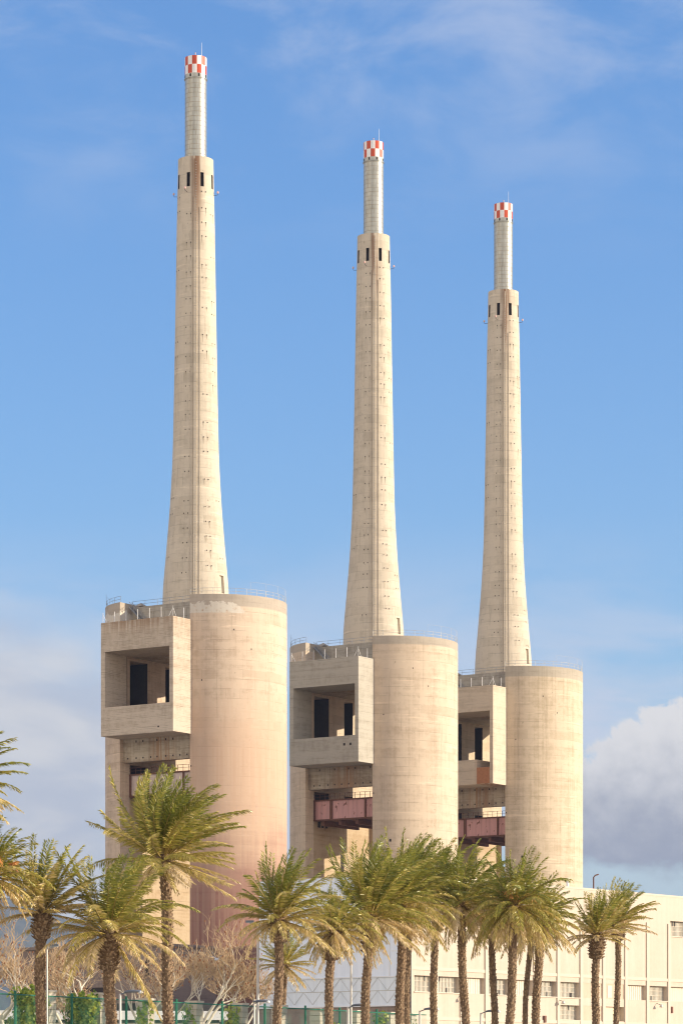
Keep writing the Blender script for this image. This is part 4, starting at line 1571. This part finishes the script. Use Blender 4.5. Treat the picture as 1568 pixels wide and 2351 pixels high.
def make_pillar(label, t, h, seed):
    c = f_start + STREET * t - Vector((STREET.y, -STREET.x, 0)) * -0.0
    root = empty('stone_pillar', (c.x, c.y, GROUND), fence_rot)
    tag(root, label, 'pillar', 'pillars along the green fence')
    b = MB()
    w = 0.42
    z = 0.0
    k = 0
    while z < h - 0.05:
        z1 = min(h, z + 0.40)
        e = 0.015 * ((k * 7) % 3)
        b.box(-w - e, w + e, 0.25, 0.25 + 2 * w, z + 0.03, z1, 0)
        b.box(-w + 0.05, w - 0.05, 0.3, 0.2 + 2 * w, z, z + 0.03, 1)
        z = z1
        k += 1
    b.build('shaft', ['pillar', 'boot'], root)
    b = MB()
    b.box(-w - 0.06, w + 0.06, 0.19, 0.31 + 2 * w, h + 0.002, h + 0.14, 0)
    b.build('cap', 'pillar', root)
    return c


def make_ivy(label, c, size, h, n, seed, top=0.3, offset=(0, 0), big=1.0):
    """Leaves over a clump of size (half width, half depth) and height h round the point c."""
    rng = random.Random(seed)
    root = empty('ivy', (c.x + offset[0], c.y + offset[1], GROUND), fence_rot)
    tag(root, label, 'ivy', 'ivy on the fence pillars')
    b = MB()
    st = MB()
    for k in range(5):
        st.tube([(rng.uniform(-0.3, 0.3), 0.5 + rng.uniform(-0.4, 0.4), 0), (rng.uniform(-0.4, 0.4), 0.5 + rng.uniform(-0.4, 0.4), h * 0.5), (rng.uniform(-0.4, 0.4), 0.5 + rng.uniform(-0.4, 0.4), h * 0.9)], 0.03, 4)
    for k in range(n):
        w = rng.uniform(0, 2 * math.pi)
        z = h * (rng.random() ** 0.9) * (0.93 + 0.14 * mnoise.noise(Vector((math.cos(w) * 2.2, math.sin(w) * 2.2, seed * 5.1))))
        bulge = 0.95 + 0.62 * mnoise.noise(Vector((math.cos(w) * 1.3, math.sin(w) * 1.3, z * 0.9 + seed * 3.3))) + 0.32 * mnoise.noise(Vector((math.cos(w) * 4, math.sin(w) * 4, z * 3 + seed)))
        edge = max(abs(math.cos(w)), abs(math.sin(w)))
        r_ = bulge / (edge ** 0.7) * rng.uniform(0.72, 1.05)
        fall = 1.0 if z < h - top else 1.0 - 0.6 * (z - h + top) / top
        p_ = Vector((math.cos(w) * size[0] * r_ * fall, 0.67 + math.sin(w) * size[1] * r_ * fall, z + rng.uniform(-0.1, 0.15)))
        o_ = Vector((math.cos(w), math.sin(w), rng.uniform(-0.3, 0.8))).normalized()
        s_ = o_.cross(Vector((0, 0, 1))).normalized()
        dn = (o_.cross(s_) * 1.0 + o_ * rng.uniform(-0.5, 0.5) + s_ * rng.uniform(-0.6, 0.6)).normalized()
        if dn.z > 0:
            dn = -dn
        L = rng.uniform(0.12, 0.24) * big
        s2 = (o_.cross(dn) + o_ * rng.uniform(-0.6, 0.6)).normalized() * L * 0.55
        b.v += [tuple(p_), tuple(p_ + dn * L * 0.45 - s2), tuple(p_ + dn * L * 1.15), tuple(p_ + dn * L * 0.45 + s2)]
        kk = len(b.v) - 4
        b.f.append((kk, kk + 1, kk + 2, kk + 3))
        b.m.append(0)
        b.s.append(False)
        tn = min(1, max(0, 0.45 + 0.6 * mnoise.noise(p_ * 1.1 + Vector((seed, 0, 0))) + rng.uniform(-0.3, 0.3)))
        b.tint += [tn] * 4
    b.build('leaves', 'ivy', root)
    st.build('stems', 'boot', root)


names = ['fence pillar swallowed by the big ivy clump behind the stiff leaved palm', 'fence pillar swallowed by the big ivy clump behind the shaggy necked palm',
         'fence pillar striped by ivy, between a street lamp and the tallest palm trunk', 'fence pillar with ivy on its top under the curling white plane limbs',
         'fence pillar topped with ivy, just left of the tall grey floodlight pole', 'bare pale fence pillar just right of the trunk of the broad crowned palm',
         'bare fence pillar half hidden by the trunk of the fat necked palm', 'bare fence pillar beside the trunk of the dark necked palm',
         'fence pillar with ivy left of the touching pair of palm trunks', 'last fence pillar, before the corner of the cream hall']
heights = [4.3, 4.3, 4.1, 4.1, 4.1, 4.1, 4.0, 4.0, 4.0, 4.0]
cs = [make_pillar(n_, t, h, k) for k, (n_, t, h) in enumerate(zip(names, pillar_t, heights))]
make_ivy('big square ivy clump over the pillar behind the stiff leaved palm', cs[0], (1.15, 0.95), 4.75, 3800, 1, offset=(-0.95, -0.3))
make_ivy('big dark ivy clump on the pillar behind the shaggy necked palm', cs[1], (1.10, 0.95), 4.7, 3800, 2, offset=(-0.85, -0.3))
make_ivy('thin curtain of ivy climbing the pillar beside the first street lamp', cs[2], (0.62, 0.50), 4.2, 1100, 3)
make_ivy('ivy cap and trail on the pillar under the curling white plane limbs', cs[3], (0.60, 0.50), 4.35, 800, 4, offset=(-0.2, 0))
make_ivy('ivy cap spreading over the pillar left of the floodlight pole', cs[4], (0.70, 0.55), 4.35, 900, 5, offset=(-0.35, 0))
make_ivy('round light green bush beside the pillar of the fat necked palm', cs[6], (0.55, 0.5), 3.4, 700, 6, offset=(0.95, 0.5))
make_ivy('ivy mound on the pillar left of the touching palm trunks', cs[8], (0.70, 0.55), 4.3, 900, 7, offset=(-0.45, 0))
make_ivy('narrow ivy strip on the last pillar by the hall corner', cs[9], (0.45, 0.45), 4.1, 450, 8)


# ------------------------------------------------------------------ street lamps and floodlight poles
def make_lamp(label, px_post, px_head, py_head, dist):
    x = at(px_post, dist)
    hx = at(px_head, dist) - x
    z = up(py_head, dist) - GROUND
    root = empty('street_lamp', (x, dist, GROUND))
    tag(root, label, 'street lamp', 'low street lamps along the promenade')
    b = MB()
    b.tube([(0, 0, 0), (0, 0, 0.6), (0, 0, 0.62), (0, 0, z)], [0.13, 0.13, 0.085, 0.075], 10)
    b.build('post', 'lamp_post', root)
    b = MB()
    b.tube([(0, 0, z - 0.05), (hx * 0.35, 0, z + 0.05), (hx * 0.6, 0, z + 0.10)], 0.04, 6)
    b.build('arm', 'lamp_head', root)
    b = MB()
    L = 0.52
    rows = []
    for k in range(9):
        t = k / 8
        w = 0.20 * math.sin(math.pi * (0.12 + 0.80 * t)) ** 0.6
        h_ = 0.13 * math.sin(math.pi * (0.10 + 0.75 * t)) ** 0.7
        xx = hx - L + 2 * L * t * 0.95
        zz = z + 0.10 + 0.03 * t
        rows.append([(xx, -w, zz), (xx, -w * 0.7, zz + h_ * 0.75), (xx, 0, zz + h_), (xx, w * 0.7, zz + h_ * 0.75), (xx, w, zz), (xx, 0, zz - 0.05)])
    b.grid(rows, 0, True, True)
    b.face(rows[0])
    b.face(list(reversed(rows[-1])))
    hd = b.build('lamp_head', 'lamp_head', root)
    b = MB()
    b.lathe([(0.02, z + 0.0), (0.12, z + 0.02), (0.15, z + 0.09), (0.1, z + 0.17), (0.02, z + 0.2)], 12, 0, True, hx + L * 0.82, 0)
    b.build('lens', 'lamp_lens', hd)


make_lamp('street lamp with flat grey head beside the ivy striped pillar', 276, 306, 2283, 187)
make_lamp('street lamp right in front of the tall grey floodlight pole', 584, 600, 2305, 203)
make_lamp('street lamp between the fat necked and the dark necked palm', 799, 825, 2314, 208)
make_lamp('street lamp at the corner of the cream hall, left of a slim palm', 964, 990, 2322, 222)
make_lamp('street lamp on a thin post before the cream hall wall', 1104, 1131, 2327, 230)


def make_pole(label, px, py_top, dist, r_, arm):
    z = up(py_top, dist) - GROUND
    root = empty('floodlight_pole', (at(px, dist), dist, GROUND))
    tag(root, label, 'light pole', 'tall floodlight poles')
    b = MB()
    b.tube([(0, 0, 0), (0, 0, z)], [r_ * 1.3, r_ * 0.85], 12)
    b.build('pole', 'lamp_post', root)
    b = MB()
    b.tube([(-arm, 0, z - 0.05), (arm, 0, z - 0.05)], 0.05, 6)
    b.build('cross_arm', 'lamp_post', root)
    for sx in (-1, 1):
        b = MB()
        b.box(sx * arm - 0.28, sx * arm + 0.28, -0.16, 0.16, z + 0.02, z + 0.16, 0)
        b.box(sx * arm - 0.22, sx * arm + 0.22, -0.12, 0.12, z - 0.015, z + 0.018, 1)
        b.build('floodlight', ['lamp_head', 'lamp_lens'], root)


make_pole('tall pale pole with a cross arm, standing right of the bare trees', 592, 2120, 214, 0.085, 0.55)
make_pole('tall pale pole before the blue wall, between two palm trunks', 806, 2160, 222, 0.07, 0.5)
make_pole('tall pale pole hugging the trunk of the stiff leaved palm', 108, 2175, 184, 0.055, 0.4)


# ------------------------------------------------------------------ low white building far left
low_b = empty('low_building', (at(60, 420), 420, GROUND), R(8))
tag(low_b, 'low pale building far behind the fence, under the hill', 'building')
zt = up(2322, 420) - GROUND
b = MB()
b.box(-40, 26, 0, 14, 0, zt - 1.6, 0)
b.build('wall', 'pilaster', low_b)
b = MB()
b.box(-41, 27, -1.5, 15, zt - 1.2, zt, 0)
b.build('roof', 'white_paint', low_b)
b = MB()
b.box(-40, 26, -0.05, 0.4, zt - 1.597, zt - 1.203, 0)
b.build('eaves', 'dark_metal', low_b)
for k in range(14):
    b = MB()
    b.box(-38 + k * 4.5, -35.2 + k * 4.5, -0.08, 0.2, zt - 5.0, zt - 2.6, 0)
    b.build('window', 'glass', low_b)

# ------------------------------------------------------------------ bird
gx, gd = 497, 214
gull = empty('gull', (at(gx, gd), gd, up(2204, gd)), R(66))
tag(gull, 'white gull in flight in front of the bare plane trees', 'bird')
b = MB()
body = [(-0.30, 0.010), (-0.24, 0.03), (-0.14, 0.065), (0.0, 0.085), (0.12, 0.07), (0.18, 0.045), (0.23, 0.05), (0.27, 0.035), (0.295, 0.012)]
rows = []
for x, r_ in body:
    zc = 0.02 * math.sin(x * 6)
    rows.append([(x, r_ * math.cos(2 * math.pi * j / 10), zc + r_ * 0.95 * math.sin(2 * math.pi * j / 10)) for j in range(10)])
b.grid(rows, 0, True, True)
for sg in (-1, 1):
    up_, lo_ = [], []
    for k in range(8):
        t = k / 7
        yy = sg * (0.04 + 0.52 * t)
        zz = 0.05 + 0.30 * math.sin(t * 1.5) * (1 if sg < 0 else 0.8) - 0.12 * t * t
        xc = 0.06 + 0.07 * math.sin(t * 3.0) - 0.16 * t * t
        ch = 0.13 * (1 - 0.72 * t)
        up_.append([(xc + ch * 0.5, yy, zz), (xc, yy, zz + 0.018 * (1 - t)), (xc - ch * 0.8, yy, zz - 0.005), (xc, yy, zz - 0.012 * (1 - t) - 0.002)])
    for k in range(7):
        b.grid(up_[k:k + 2], 1 if k == 6 else 0, True, True)
b.face([(-0.28, -0.01, 0), (-0.42, -0.09, 0.0), (-0.42, 0.09, 0.0), (-0.28, 0.01, 0)])
b.face([(-0.28, 0.01, -0.006), (-0.42, 0.09, -0.006), (-0.42, -0.09, -0.006), (-0.28, -0.01, -0.006)])
gb = b.build('body', ['feather', 'wing_tip'], gull)
gull.scale = (1.15, 1.15, 1.15)
b = MB()
b.tube([(0.285, 0, 0.02), (0.345, 0, 0.008)], [0.013, 0.003], 6)
b.build('beak', 'beak', gb)

# ------------------------------------------------------------------ air
hz = MB()
hz.box(-14500, 14500, -200, 14900, -1.2, 900)
mh = bpy.data.materials.new('hazy air')
mh.use_nodes = True
nh = Nodes(mh.node_tree)
oh = nh.new('ShaderNodeOutputMaterial')
pv = nh.new('ShaderNodeVolumePrincipled')
pv.inputs['Color'].default_value = (0.40, 0.50, 0.72, 1)
pv.inputs["Density"].default_value = 0.00005
pv.inputs['Anisotropy'].default_value = 0.2
nh.link(pv.outputs[0], oh.inputs['Volume'])
hzo = hz.build('haze', mh)
tag(hzo, kind='stuff')
